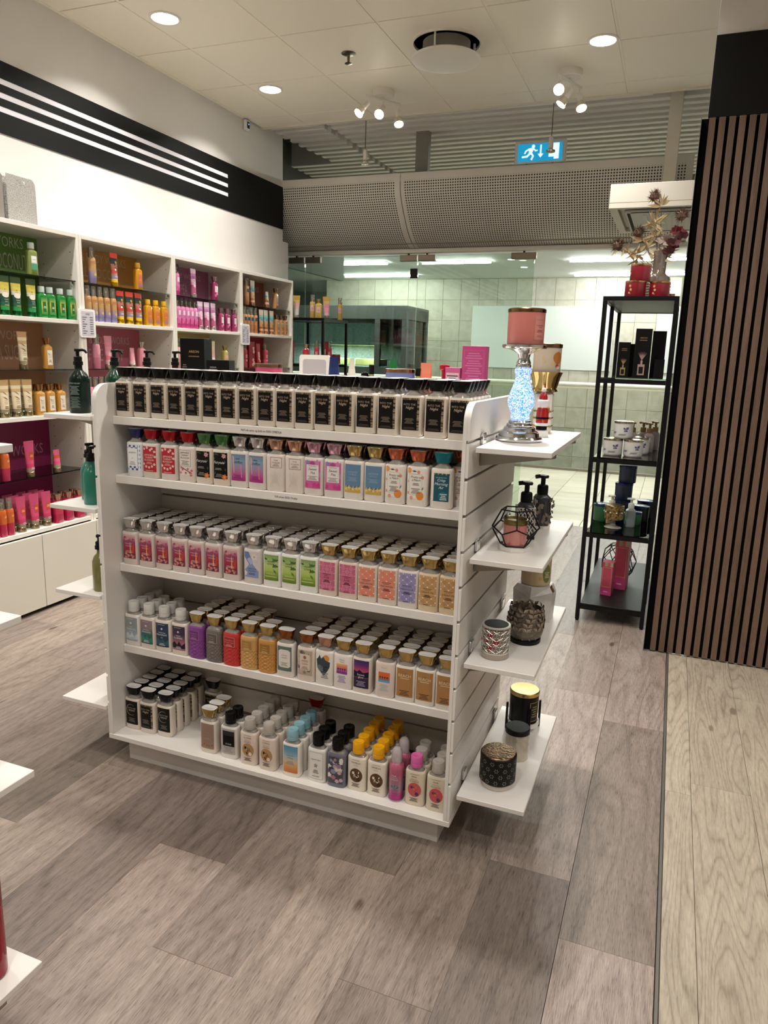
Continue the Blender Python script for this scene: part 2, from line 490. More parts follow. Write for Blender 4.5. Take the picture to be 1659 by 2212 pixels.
def bulk_panel(x0, x1):
    w = MB(); w.uv = []
    arc = 0; rows = []
    for i, (y, z) in enumerate(prof):
        if i: arc += math.hypot(y-prof[i-1][0], z-prof[i-1][1])
        for x in (x0, x1):
            w.v.append((x, y, z)); w.uv.append((x-x0+.01, arc))
    n = len(prof)
    for i in range(n-1):
        w.f.append((2*i, 2*i+2, 2*i+3, 2*i+1)); w.m.append(0)
    o = len(w.v)                                   # folded back edge gives the sheet its thickness
    for (y, z) in prof:
        for x in (x0, x1):
            w.v.append((x, y+.006, z+.004)); w.uv.append((0, 0))
    for i in range(n-1):
        w.f.append((o+2*i+1, o+2*i+3, o+2*i+2, o+2*i)); w.m.append(0)
        for e in (0, 1):
            w.f.append((2*i+e, o+2*i+e, o+2*i+2+e, 2*i+2+e)); w.m.append(0)
    w.f.append((0, 1, o+1, o)); w.m.append(0)
    w.build('perforated_panel', PERF, bulk, smooth=40)
bulk_panel(-4.064, -1.814); bulk_panel(-1.808, .442)
struct(MB().box(-3.3, 4.66, 2.335, .46, 4.74, 2.372, b=.003).build('trim_3', mat('#cfccc2', .4, .3)))

# ------------------------------------------------------------------ glass shopfront
CLAMP = mat('#8d8072', .35, .85, name='clamp_steel')
for i, (x0, x1) in enumerate(((-3.30, -2.936), (-2.930, -1.797), (-1.791, -.742))):
    g = struct(MB().box(x0, 4.694, .012, x1, 4.706, 2.318, b=.001).build('window_%d' % (i+1), PANE))
    for xa, xb in ((x0+.004, x0+.165), (x1-.165, x1-.004)):
        if i == 0 and xa < -3.2: continue
        if i == 2 and xa > -1: xa, xb = x1-.20, x1+.015
        if i < 2 or xa < -1 or True:
            c = MB().box(xa, 4.682, 2.268, xb, 4.718, 2.322, b=.003).build('glass_clamp', CLAMP, g)
            xm = (xa+xb)/2
            MB().box(xm-.008, 4.692, 2.321, xm+.008, 4.708, 2.345).box(xm-.02, 4.69, 2.343, xm+.02, 4.71, 2.352).build('hanger_bolt', mat('#2c2926', .5, .5), c)
    MB().box(x0, 4.685, 0, x1, 4.715, .0115).build('floor_track', STEEL, g)
tag(MB().box(-1.86, 4.6925, 2.12, -1.79, 4.6935, 2.205).build('door_sticker', mat('#0d0f14', .3)), 'small black square sticker on glass pane below ceiling clamps', 'sticker')

# ------------------------------------------------------------------ the arcade outside
mw = struct(MB().box(-7.24, 14.02, -3.2, 3.2, 14.2, 3.3).build('wall_arcade', mat('#a3a18f', .8)))
FT = noisy('stone_wall_tile', '#bdb7a6', '#cdc8b8', (7, 7, 7), 4, .4, rnd=.05)
FT2 = noisy('marble_tile', '#a3a496', '#c1bfae', (5, 5, 5), 5, .35, rnd=.16)
for i in range(19):
    for j in range(7):
        x0 = -7.23+.402*i; z1 = 3.09-.434*j
        MB().box(-.1985, -.01, -.2145, .1985, .01, .2145, b=.002).build('wall_tile', FT, mw, (x0+.2, 14.012, z1-.217))
for i in range(9):
    for j in range(5):
        MB().box(-.297, -.01, -.297, .297, .01, .297, b=.002).build('wall_tile', FT2, mw, (-4.7+.6*i, 14.012, -.25-.6*j))
MC = mat('#eceee8', .6, name='arcade_ceiling')
mc = struct(MB().box(-9.5, 6.6, 3.095, 3.2, 14.2, 3.2).build('ceiling_arcade', MC))
struct(MB().box(3.2, 4.8, -3.2, 3.3, 14.2, 3.3).build('wall_arcade_right', WALL))
struct(MB().box(-9.6, 4.4, -3.2, -9.5, 17, 3.3).build('wall_arcade_left', mat('#b7bcae', .8)))
struct(MB().box(-9.5, 17, -3.2, -7.24, 17.1, 3.3).build('wall_arcade_end', mat('#98a39b', .7)))
struct(MB().box(-9.5, 14.2, 3.095, -7.24, 17.1, 3.2).build('ceiling_arcade_end', MC))
def strip(x0, x1, y, k, pk=1.0):
    s = thing('linear_light', 'thin white ceiling light line outside, ' + k, 'light', ((x0+x1)/2, y, 3.094), group='arcade light lines')
    h = (x1-x0)/2
    MB().box(-h-.01, -.03, -.012, h+.01, .03, .0).build('housing', mat('#e6e8e0', .5), s)
    MB().box(-h, -.012, -.045, h, .012, -.0125).build('diffuser', mat('#f4fff8', .5, es=60), s)
    l = bpy.data.lights.new('tube', 'AREA'); l.shape = 'RECTANGLE'; l.size = x1-x0; l.size_y = .06; l.energy = P_MALL*pk; l.color = (1.0, .99, .95)
    lo = bpy.data.objects.new('tube_light', l); COL.objects.link(lo); lo.parent = s; lo.location = (0, 0, -.048)
strip(-6.2, -4.6, 11.1, 'nearer row at left above the dark kiosk')
strip(-3.95, -2.70, 11.15, 'nearer row in the middle behind glass')
strip(-1.36, .6, 11.2, 'nearer row at right near the metal shelf rack')
strip(-6.35, -4.7, 13.1, 'farther row at left near the tiled wall', .6)
strip(-1.55, .6, 13.3, 'farther row at right near the tiled wall', .6)
strip(-1.4, 2.4, 7.4, 'closest one hidden over the arcade floor', 2.6)
strip(-6.0, -2.4, 7.4, 'closest one hidden over the arcade at left', 2.2)
for x, y, k in ((-2.32, 11.03, 'nearer of two round'), (-2.31, 12.12, 'farther of two round')):
    s = thing('ceiling_light', k+' downlights in the arcade ceiling', 'light', (x, y, 3.094))
    MB().lathe([(.075, 0), (.075, -.006), (.06, -.008)], 20).build('ring', mat('#e8eae2', .5), s)
    MB().lathe([(.058, -.0085), (.058, -.010)], 20).build('diffuser', mat('#f4fff8', .5, es=8), s)
struct(MB().box(-9.5, 8.24, -3.3, 3.2, 17, -3.2).build('floor_lower_level', mat('#ebe8dc', .4)))
# banner on the far wall
def banner(x0, x1, z0, z1, label):
    tag(MB().box(x0, 13.97, z0, x1, 13.998, z1, b=.004).build('wall_banner', noisy('banner_cloth', '#dfe3de', '#e6e9e4', (1.2, 1, .3), 2, .6)), label, 'banner')
banner(-3.73, -.79, 1.25, 2.535, 'wide blank white banner hung on the tiled arcade wall')
banner(.02, 1.6, 1.25, 2.535, 'blank white banner on tiled wall, right of the wide one')
# glass balustrade
rl = thing('glass_railing', 'glass balustrade with white handrail across the arcade floor', 'railing', (0, 8.1, 0))
RG = glass('railing_glass', '#f3f5f1', 1.5)
for x0, x1 in ((-7.5, -5.2), (-5.19, -2.88), (-2.87, -.556), (-.546, 2.3)):
    MB().box(x0, -.008, -.02, x1, .008, 1.10, b=.001).build('glass_panel', RG, rl)
MB().tube([(-7.5, 0, 1.135), (2.3, 0, 1.135)], .028, 12).build('handrail', mat('#e9e6da', .3), rl)
MB().box(-7.5, -.03, 1.085, 2.3, .03, 1.103).build('glass_rail_cap', mat('#d8d2b8', .35, .3), rl)
MB().box(-7.5, -.04, -.06, 2.3, .04, .03).build('base_channel', STEEL, rl)
struct(MB().box(-7.6, 8.2, -.4, 2.6, 8.24, -.0).build('floor_arcade_edge', mat('#8a897a', .6)))
# kiosk booth with glass front
kk = thing('kiosk_booth', 'dark grey framed glass kiosk booth across the arcade', 'booth', (-5.9, 11.5, -3.0))
KM = mat('#4a4e4b', .45, name='kiosk_frame')
w = MB().box(-1.5, 0, 5.11, 1.57, 1.3, 5.36, b=.004)
w.build('canopy', KM, kk)
for x in (-1.48, 0.92, 1.47):
    MB().box(x, 0, 0, x+.10, .10, 5.11).build('post', KM, kk)
MB().box(1.47, 1.18, 0, 1.57, 1.28, 5.11).build('post', KM, kk)
for z in (4.05, 2.0): MB().box(-1.48, .002, z, 1.5, .08, z+.16).build('transom', KM, kk)
MB().box(-1.4, .03, 2.2, .92, .04, 5.1).build('front_glass', GLASS, kk)
MB().box(1.02, .03, 2.2, 1.47, .04, 5.1).build('door_glass', glass('kiosk_door_glass', '#9aa7a3'), kk)
MB().box(1.52, .1, 2.2, 1.53, 1.18, 5.1).build('side_glass', glass('kiosk_side_glass', '#8d9996'), kk)
MB().box(-1.48, 1.22, 0, 1.47, 1.28, 5.11).build('back_wall', noisy('kiosk_interior', '#8f9ea0', '#b3c0c0', (30, 30, 30), 3, .5), kk)
MB().box(-1.4, .25, 4.62, .9, 1.2, 5.08, b=.05).build('lit_soffit', noisy('kiosk_soffit', '#80969b', '#a3b8bb', (60, 60, 60), 3, .5), kk)
for k, (x, c) in enumerate(((-.5, '#b8c07a'), (.3, '#d2cf86'))):
    MB().box(x, .5, 4.22, x+.55, .9, 4.36, b=.01).build('counter_display', mat(c, .5), kk)
for x in (-.7, 0, .7):
    l = bpy.data.lights.new('k', 'AREA'); l.energy = 22; l.size = .3; l.color = (.97, 1, 1)
    lo = bpy.data.objects.new('kiosk_light', l); COL.objects.link(lo); lo.parent = kk; lo.location = (x, .5, 4.6)
# ------------------------------------------------------------------ ceiling fittings of the shop
LAMP = mat('#fff6e6', .5, es=14, name='lamp_glow')
FIX = mat('#e4e0d6', .4, name='fixture_white')
def area(parent, loc, power, size, color=WARM, rot=(0, 0, 0), shape='DISK', spread=math.pi):
    l = bpy.data.lights.new('lamp', 'AREA'); l.shape = shape; l.size = size; l.energy = power; l.color = color; l.spread = spread
    o = bpy.data.objects.new('lamp_light', l); COL.objects.link(o); o.parent = parent; o.location = loc; o.rotation_euler = rot
    return o
def downlight(x, y, label, k=1.0):
    t = thing('ceiling_downlight', label, 'light', (x, y, ZC), group='round recessed ceiling lights')
    MB().lathe([(.088, -.0005), (.088, -.004), (.074, -.006), (.072, -.0006)], 32).build('trim_ring', FIX, t)
    MB().lathe([(.071, -.0012), (.071, -.0045)], 32).build('diffuser', LAMP, t)
    area(t, (0, 0, -.012), P_DOWN*k, .13, spread=math.radians(125))
downlight(-2.382, 1.943, 'round recessed downlight nearest the top left of the ceiling')
downlight(-2.380, 3.098, 'round recessed downlight above the end of the striped wall')
downlight(-.109, 2.947, 'round recessed downlight at right beside the triple spotlight')
for i, (x, y, k) in enumerate(((-2.38, .78, 1), (-2.38, -.40, .9), (-2.38, -1.6, .6), (-.11, 1.79, 1), (-.11, .63, 1.9), (-.11, -.75, .35), (2.1, .63, .7), (2.1, -.6, .75), (-.11, -1.9, 1.0), (2.1, -1.9, .7), (-.11, -3.1, .5), (-2.38, -2.9, .5))):
    downlight(x, y, 'recessed ceiling downlight behind the photographer, number %s counting from the striped wall' % ORD[i+1], k)

def aim(parent, name, pos, d, power, spread=70):
    l = bpy.data.lights.new(name, 'SPOT'); l.energy = power; l.spot_size = math.radians(spread); l.spot_blend = .6; l.shadow_soft_size = .025; l.color = WARM
    o = bpy.data.objects.new(name, l); COL.objects.link(o); o.parent = parent; o.location = pos
    o.rotation_euler = Vector(d).to_track_quat('-Z', 'Y').to_euler()
def spot_fixture(x, y, label, bar, heads, pk=1.0):
    t = thing('spotlight_fixture', label, 'light', (x, y, ZC), group='triple ceiling spotlights')
    MB().lathe([(.075, 0), (.075, -.04), (.070, -.045)], 28).build('ceiling_rose', FIX, t)
    b = Vector(bar).normalized()
    z = -.062
    MB().tube([b*-.15+Vector((0, 0, z)), b*.15+Vector((0, 0, z))], .008, 10).tube([(0, 0, -.04), (0, 0, z)], .008, 8).build('bar', FIX, t)
    for k, (s, d) in enumerate(heads):
        d = Vector(d).normalized()
        p0 = b*s+Vector((0, 0, z)); p1 = p0+Vector((0, 0, -.05)); p2 = p1+d*.05; p3 = p2+d*.05
        h = MB().tube([p0, p1], .005, 8).tube([p1-d*.01, p2], .017, 14).build('spot_head', FIX, t)
        MB().tube([p2, p2+d*.02, p3], [.018, .026, .034], 18).build('reflector', mat('#e8e2d4', .25, .6), h)
        MB().tube([p3+d*.0005, p3+d*.004], .031, 18).build('bulb', mat('#fff3df', .5, es=30), h)
        aim(t, 'spot_lamp', p3+d*.012, d, P_SPOT*pk)
spot_fixture(-1.623, 3.344, 'white triple spotlight left of the round air diffuser', (.55, .83, 0), [(-.13, (-.45, -.6, -.8)), (0, (.05, -.9, -.75)), (.13, (.25, -.35, -1))])
spot_fixture(-.343, 3.350, 'white triple spotlight right of the round air diffuser', (.35, .93, 0), [(-.12, (.1, -1, -.7)), (.02, (-.6, -.2, -.9)), (.13, (.3, -.4, -1))])
spot_fixture(-1.2, -.6, 'white triple spotlight overhead behind the photographer, left', (1, 0, 0), [(-.13, (-.8, .8, -1.0)), (0, (.1, .5, -1)), (.13, (-.2, -.5, -1))], .8)
spot_fixture(.9, -1.1, 'white triple spotlight overhead behind the photographer, right', (1, 0, 0), [(-.13, (-.5, .8, -.8)), (0, (-.1, -.5, -1)), (.13, (-.15, 1, -.9))], .7)
spot_fixture(-.95, 1.15, 'added unseen triple spotlight above the gondola, aimed at the wall cabinets', (0, 1, 0), [(-.13, (-1, -.25, -1.1)), (0, (-1, .25, -1.0)), (.13, (-1, .9, -1.15))], .6)  # extra fixture added out of view to throw light into the cabinets
# air diffuser
t = thing('air_diffuser', 'large round white air diffuser disc on the ceiling', 'diffuser', (-.975, 2.717, ZC))
MB().lathe([(.205, 0), (.205, -.010), (.196, -.012), (.192, -.002), (.192, 0)], 48, ct=False).build('collar', FIX, t)
MB().lathe([(.14, -.0005), (.14, -.080)], 40).build('duct_neck', mat('#8a8478', .6), t)
MB().lathe([(.10, -.0815), (.192, -.081), (.203, -.088), (.201, -.097), (.17, -.102), (.001, -.104)], 48).build('disc', FIX, t)
for a in (.4, 2.5, 4.6):
    MB().box(.165*math.cos(a)-.005, .165*math.sin(a)-.005, -.0815, .165*math.cos(a)+.005, .165*math.sin(a)+.005, -.0005).build('spacer', FIX, t)
# sprinkler
t = thing('sprinkler', 'small metal sprinkler head in the ceiling tile', 'sprinkler', (-1.594, 2.69, ZC))
MB().lathe([(.045, -.0005), (.045, -.004), (.02, -.012)], 24).build('cover_plate', mat('#8d877a', .25, 1), t)
MB().lathe([(.009, -.006), (.007, -.055)], 12).build('stem', mat('#756c5c', .3, 1), t)
MB().lathe([(.02, -.055), (.024, -.058), (.005, -.062)], 16).build('deflector', mat('#8d877a', .25, 1), t)
# hanging lamps
for x, zt, zb, lab in ((-2.04, 3.262, 2.94, 'small white pendant spot hanging from baffles at left'), (-.553, 3.262, 2.932, 'small pendant spot hanging in front of the exit sign')):
    t = thing('pendant_spot', lab, 'lamp', (x, 4.02, zb), group='small pendant spots')
    MB().tube([(0, 0, .105), (0, 0, zt-zb)], .003, 6).build('rod', mat('#4a4741', .5), t)
    MB().lathe([(.012, .108), (.017, .10), (.018, .03), (.014, .026)], 16).build('lamp_body', FIX, t)
    MB().lathe([(.014, .025), (.02, .017), (.034, .012), (.034, 0), (.028, -.001)], 18).build('lamp_head', mat('#cfcabd', .25, .7), t)
# exit sign
t = thing('exit_sign', 'lit blue emergency exit sign with running man and arrow', 'sign', (-.672, 4.262, 2.9055))
MB().box(-.196, -.022, .010, .196, .02, .176, b=.004).build('housing', mat('#d2d0ca', .35), t)
MB().box(-.17, -.026, .024, .17, -.0225, .153, b=.001).build('lit_panel', mat('#1199cc', .4, es=.65), t)
EW = mat('#dff6ff', .4, es=.8)
w = MB()
def sq(pts, d=-.0275): w.prism(pts, 'y', d, -.0262, 0)
def ell(cx, cz, r, n=16, r2=None): return [(cx+r*math.cos(2*math.pi*i/n), cz+(r2 or r)*math.sin(2*math.pi*i/n)) for i in range(n)]
sq(ell(-.052, .131, .013))                                        # head
sq([(-.085, .118), (-.062, .122), (-.048, .112), (-.055, .095), (-.066, .075), (-.085, .085)])   # torso
sq([(-.085, .118), (-.112, .104), (-.122, .082), (-.112, .079), (-.103, .097), (-.082, .106)])   # rear arm
sq([(-.055, .112), (-.035, .094), (-.018, .098), (-.018, .106), (-.032, .104), (-.046, .118)])   # front arm
sq([(-.08, .088), (-.1, .068), (-.138, .064), (-.138, .052), (-.096, .054), (-.068, .078)])      # rear leg
sq([(-.072, .08), (-.058, .062), (-.07, .038), (-.058, .032), (-.044, .062), (-.058, .084)])     # front leg
sq([(.0, .140), (.012, .140), (.012, .075), (.0, .075)])                                        # arrow shaft
sq([(-.016, .076), (.006, .048), (.028, .076)])                                                  # arrow head
sq([(.068, .146), (.145, .146), (.145, .034), (.108, .034), (.108, .05), (.068, .05)])           # doorway
w.build('pictogram', EW, t)
for x in (-.1, .1): MB().box(x-.006, -.01, 0, x+.006, .01, .013).build('foot', BLACK, t)
# air conditioner cassette and its trunking
t = thing('air_conditioner', 'white boxed cassette air conditioner hanging near the entrance', 'air conditioner', (-.04, 3.4, 2.406))
ACM = mat('#d3ccbf', .5, name='ac_casing')
MB().box(0, 0, .03, .96, .97, .147, b=.004).build('casing', ACM, t)
w = MB(); w.box(0, 0, 0, .96, .05, .03).box(0, .92, 0, .96, .97, .03).box(0, .05, 0, .05, .92, .03).box(.91, .05, 0, .96, .92, .03)
w.build('bottom_frame', ACM, t)
MB().box(.085, .085, -.012, .875, .885, .004, b=.01).build('louvre_frame', mat('#b7b5ac', .45), t)
for (a, b, c, d) in ((.13, .105, .83, .125), (.13, .845, .83, .865), (.105, .13, .125, .84), (.835, .13, .855, .84)):
    MB().box(a, b, -.0135, c, d, -.0118).build('air_slot', mat('#151513', .8), t)
g = MB(); 
for i in range(15): g.box(.2+.038*i, .2, -.0155, .226+.038*i, .77, -.0118)
g.build('grille', mat('#c2beb2', .5), t)
MB().box(.19, .19, -.0118, .78, .78, -.0112).build('grille_backing', mat('#33312d', .8), t)
tag(MB().box(.247, 4.01, 2.5545, .333, 4.09, 3.265, b=.003).build('trunking', mat('#cfc8bb', .5)), 'white vertical trunking rising from the air conditioner to the ceiling', 'duct')
tag(MB().box(-1.745, 4.40, 2.882, -1.635, 4.47, 3.27, b=.003).build('support_post', mat('#8a877c', .5)), 'short grey post standing on the perforated bulkhead', 'post')
# small camera on the wall
t = thing('security_camera', 'small white security camera in the wall corner', 'camera', (XW+.001, 3.63, 3.15))
MB().box(0, -.028, 0, .03, .028, .075, b=.005).build('housing', mat('#e8e8e8', .3), t)
MB().box(.0302, -.017, .012, .032, .017, .06).build('lens_panel', BLACKG, t)
MB().lathe([(.006, 0), (.006, .001)], 12).build('status_light', mat('#3f6cff', .3, es=3), t, (.0335, 0, .042)).rotation_euler = (0, math.pi/2, 0)

# ------------------------------------------------------------------ main gondola
GX0, GX1, GD, GH = -1.236, 0.0, .62, 1.313
SH = [1.2075, 1.013, .7084, .4147]
SIDE = [1.1976, .8952, .5923, .1803]
LSIDE = [1.2091, .9055, .6066, .2057]
gon = thing('gondola_shelf', 'white double-sided display gondola filled with lotion bottles', 'display shelf', (0, 0, 0))
def panel_poly(z0, top, d, r=.055):
    n = 8; pts = []
    for i in range(n+1):
        a = math.pi-i*math.pi/2/n; pts.append((r+r*math.cos(a), top-r+r*math.sin(a)))
    for i in range(n+1):
        a = math.pi/2-i*math.pi/2/n; pts.append((d-r+r*math.cos(a), top-r+r*math.sin(a)))
    return pts+[(d, z0), (0, z0)]
grooves = [1.212-.0985*k for k in range(11)]
def end_panel(xi, xo, label):
    """slatwall end panel: core plus boards with aluminium channels between them"""
    s = 1 if xo > xi else -1
    p = MB().prism(panel_poly(.1085, GH, GD), 'x', xi, xi+s*.010).build('end_panel', WHITE, gon, smooth=30)
    MB().prism(panel_poly(grooves[0]+.004, GH, GD), 'x', xi+s*.0102, xo).build('slat_board', WHITE, p, smooth=30)
    zs = grooves+[.1085-.004]
    for a, b in zip(zs[:-1], zs[1:]):
        MB().box(xi+s*.0102, .0, b+.004, xo, GD, a-.004, b=.001).build('slat_board', WHITE, p)
    for a in grooves:
        MB().box(xi+s*.0101, .002, a-.003, xi+s*.0125, GD-.002, a+.003).build('channel', mat('#8d8a84', .35, .8), p)
end_panel(-.0185, 0, 'right'); end_panel(GX0+.0185, GX0, 'left')
MB().box(GX0-.0005, -.001, .0905, GX1+.0005, GD, .108, b=.0012).build('base_board', WHITE, gon)
MB().box(GX0+.0464, .0448, 0, -.0464, GD-.045, .0903).build('plinth', mat('#d9d4cf', .45), gon)
x0, x1 = GX0+.0192, -.0192
for k, z in enumerate(SH):
    sh = MB().box(x0, .0706, z-.0265, x1, .55 if k == 0 else .298, z, b=.0012).build('shelf', WHITE, gon)
    if k:
        for xx in (x0+.13, (x0+x1)/2, x1-.13):
            MB().prism([(.29, z-.027), (.29, z-.075), (.12, z-.032), (.12, z-.027)], 'x', xx-.0015, xx+.0015).build('bracket', STEEL, sh)
for s, k, xx in (('Það má opna og þefa en EKKI SPREYJA', 0, -.66), ('Við erum EKKI Prufur', 1, -.575)):
    MB().text(s, (xx, .0699, SH[k]-.0165), (1, 0, 0), (0, 0, 1), .0088, shear=0).build('shelf_notice', mat('#151515', .6), gon, smooth=0, recalc=False)
for z in (1.108, 1.0095, .911, .8125, .714, .6155, .517, .4185, .32, .2215, .123):
    MB().box(x0, .300, z+.003, x1, .318, z+.0955, b=.001).build('back_board', mat('#d4cdc2', .5), gon)
MB().box(x0, .309, .109, x1, .314, 1.18).build('back_core', mat('#7f7a72', .5), gon)
MB().box(x0, .345, SH[0]+.0003, x1, .55, 1.285, b=.002).build('riser', WHITE, gon)
# small end shelves on brackets
def side_shelf(parent, xa, xb, ya, yb, z, s):
    b = MB().box(xa, ya, z-.0145, xb, yb, z, b=.0012).build('side_shelf', WHITE, parent)
    for y in (ya+.10, yb-.10) if s > 0 else (ya+.12, yb-.10):
        xw = xa if s > 0 else xb
        xe = xb-.004 if s > 0 else xa+.03
        p = [(xw-s*.008, z-.0148), (xw-s*.008, z-.060), (xw+s*.02, z-.056), (xe, z-.026), (xe, z-.0148)]
        MB().prism(p, 'y', y-.0125, y+.0125).build('bracket', STEEL, b)
        MB().box(xw-s*.0095, y-.016, z-.002, xw-s*.0005, y+.016, z+.03, b=.002).build('bracket_hook', CHROME, b)
    return b
for z in SIDE: side_shelf(gon, .0099, .207, .03, .643, z, 1)
for z in LSIDE: side_shelf(gon, GX0-.205, GX0-.0105, .002, .615, z, -1)

# second gondola at the left edge of the picture
g2 = thing('gondola_shelf', 'second white gondola cut off at the left edge, corners showing', 'display shelf', (-.63, -.87, 0))
MB().prism([(-.64, .10), (-.64, 1.31), (0, 1.31), (0, .10)], 'x', -.238, -.218).build('end_panel', WHITE, g2)
MB().box(-1.0, -.64, .085, -.217, 0, .10).build('base_board', WHITE, g2)
MB().box(-.95, -.6, 0, -.26, -.04, .0845).build('plinth', WHITE2, g2)
for z, dx in ((1.253, .026), (.930, .014), (.610, .016), (.160, -.004)): side_shelf(g2, -.205, dx, -.62, 0, z, 1)

# ------------------------------------------------------------------ wall cabinets
YB = [.655, 1.462, 2.284, 3.092, 3.905]
XF = -2.631
ZTOP = 2.025
LV = dict(A=1.568, B=1.06, C=.455)
GV = dict(A=1.778, B=1.302, C=.74)
CABW = mat('#e8e2d8', .45, name='cabinet_white')
BACKS = [('#6a9640', '#c69470', '#8a1a52'), ('#d49a4c', '#c86a7c', '#d8cdb4'), ('#b56a92', '#bda564', '#d8cdb4'), ('#b06c54', '#a81e2e', '#d8cdb4')]
CABN = ['nearest the camera with green and tan backs', 'with the orange and pink backs', 'with the purple back behind pink bottles', 'farthest one next to the glass front']
cabs = []
SHG = glass('shelf_glass', '#e9f3ec', 1.45)
for u in range(4):
    a, b = YB[u]+.0008, YB[u+1]-.0008
    t = thing('wall_cabinet', 'tall white open shelving cabinet, '+CABN[u], 'cabinet', (XF, a, 0), group='wall cabinets')
    D = .283; wd = b-a
    for y in (0, wd-.02): MB().box(-D, y, .0, 0, y+.02, ZTOP, b=.001).build('side_panel', CABW, t)
    MB().box(-D, .0205, ZTOP-.022, 0, wd-.0205, ZTOP, b=.001).build('top_board', CABW, t)
    for nm in 'ABC':
        MB().box(-D, .0205, LV[nm]-.021, -.001, wd-.0205, LV[nm], b=.001).build('shelf', CABW, t)
        gs = MB().box(-D+.005, .024, GV[nm]-.006, -.012, wd-.024, GV[nm], b=.0008).build('glass_shelf', SHG, t)
        for y in (.0208, wd-.0318):
            MB().box(-.035, y, GV[nm]-.016, -.02, y+.011, GV[nm]-.0063, b=.002).build('shelf_clip', STEEL, gs)
    zs = [(LV['A']+.0003, ZTOP-.0225), (LV['B']+.0003, LV['A']-.0215), (LV['C']+.0003, LV['B']-.0215)]
    for k, (za, zb) in enumerate(zs):
        MB().box(-D+.0002, .0205, za, -D+.004, wd-.0205, zb).build('back_panel', mat(BACKS[u][k], .5), t)
    # drilled pin holes in the side panels
    w = MB()
    for y, s in ((.02005, 1), (wd-.02005, -1)):
        for x in (-.045, -D+.045):
            for i in range(24):
                z = .55+.06*i
                w.box(x-.0025, y, z-.0025, x+.0025, y+s*.0004, z+.0025)
    w.build('pin_holes', mat('#4d4740', .8), t)
    MB().box(-D+.02, .02, .0, -.045, wd-.02, .024).build('toe_kick', mat('#4c463d', .4, .4), t)
    for k in range(2):
        y0 = .002+k*wd/2
        MB().box(.0005, y0, .024, .018, y0+wd/2-.004, LV['C']-.028, b=.001).build('door', mat('#d9d3c6', .5), t)
    cabs.append(t)
# lettering on the coloured back panels
def wtext(u, s, y0, y1, z0, z1, c):
    MB().text(s, (XF-.283+.0046, (y0+y1)/2, z0), (0, 1, 0), (0, 0, 1), (z1-z0)/.73, width=y1-y0).build('lettering', mat(c, .6), cabs[u], smooth=0, recalc=False).location = (-XF, -YB[u]-.0008, 0)
wtext(0, '& BODY WORKS', .93, 1.345, 1.935, 1.99, '#cfd8bf'); wtext(0, 'COCONUT', 1.135, 1.365, 1.825, 1.91, '#cfd8bf')
wtext(1, '& BODY WORKS', 1.765, 2.158, 1.93, 1.983, '#e3c79c'); wtext(1, 'LL COCO', 1.765, 2.03, 1.842, 1.905, '#e3c79c')
wtext(2, 'BODY WORKS', 2.60, 2.968, 1.928, 1.968, '#d9b3c6'); wtext(2, 'T PEA', 2.68, 2.806, 1.822, 1.892, '#d9b3c6')
wtext(3, 'WORKS', 3.57, 3.806, 1.922, 1.966, '#d9b9a8')
wtext(0, '& BODY WORKS', .90, 1.333, 1.452, 1.502, '#e3c9b4'); wtext(0, 'A SUGAR', 1.125, 1.33, 1.345, 1.43, '#e3c9b4')
wtext(1, '& BODY WORKS', 1.80, 2.158, 1.447, 1.495, '#e3b3bb'); wtext(1, 'FINE  BAST', 1.789, 2.101, 1.342, 1.42, '#e3b3bb')
wtext(0, 'BODY WORKS', .98, 1.385, .816, .876, '#c98ba4')
# price list frames on the cabinet posts
for k, (y, lab) in enumerate(((1.487, 'white framed price list on the cabinet post beside green bottles'), (3.128, 'white framed price list on the post left of the last cabinet'))):
    t = thing('price_frame', lab, 'price list', (XF+.002, y, 1.477), group='price list frames')
    def rr(hw, z0, z1, r):
        o = []
        for cx, cz, a0 in ((hw-r, z1-r, 0), (-hw+r, z1-r, 90), (-hw+r, z0+r, 180), (hw-r, z0+r, 270)):
            for i in range(5): o.append((cx+r*math.cos(math.radians(a0+22.5*i)), cz+r*math.sin(math.radians(a0+22.5*i))))
        return o
    MB().prism(rr(.06, 0, .155, .012), 'x', .0, .008).build('frame', mat('#f0eeea', .35), t)
    MB().prism(rr(.047, .012, .143, .008), 'x', .0082, .009).build('sheet', mat('#c9c4cc', .6), t)
    w = MB()
    w.text('VERÐ', (.0094, 0, .122), (0, 1, 0), (0, 0, 1), .014)
    for i in range(8):
        z = .108-.0125*i
        w.add([(.0094, -.040, z), (.0094, -.006-.01*(i % 3), z), (.0094, -.006-.01*(i % 3), z+.004), (.0094, -.040, z+.004)], [(0, 1, 2, 3)])
        w.add([(.0094, .016, z), (.0094, .040, z), (.0094, .040, z+.004), (.0094, .016, z+.004)], [(0, 1, 2, 3)])
    w.build('print', mat('#5a5560', .7), t, smooth=0, recalc=False)

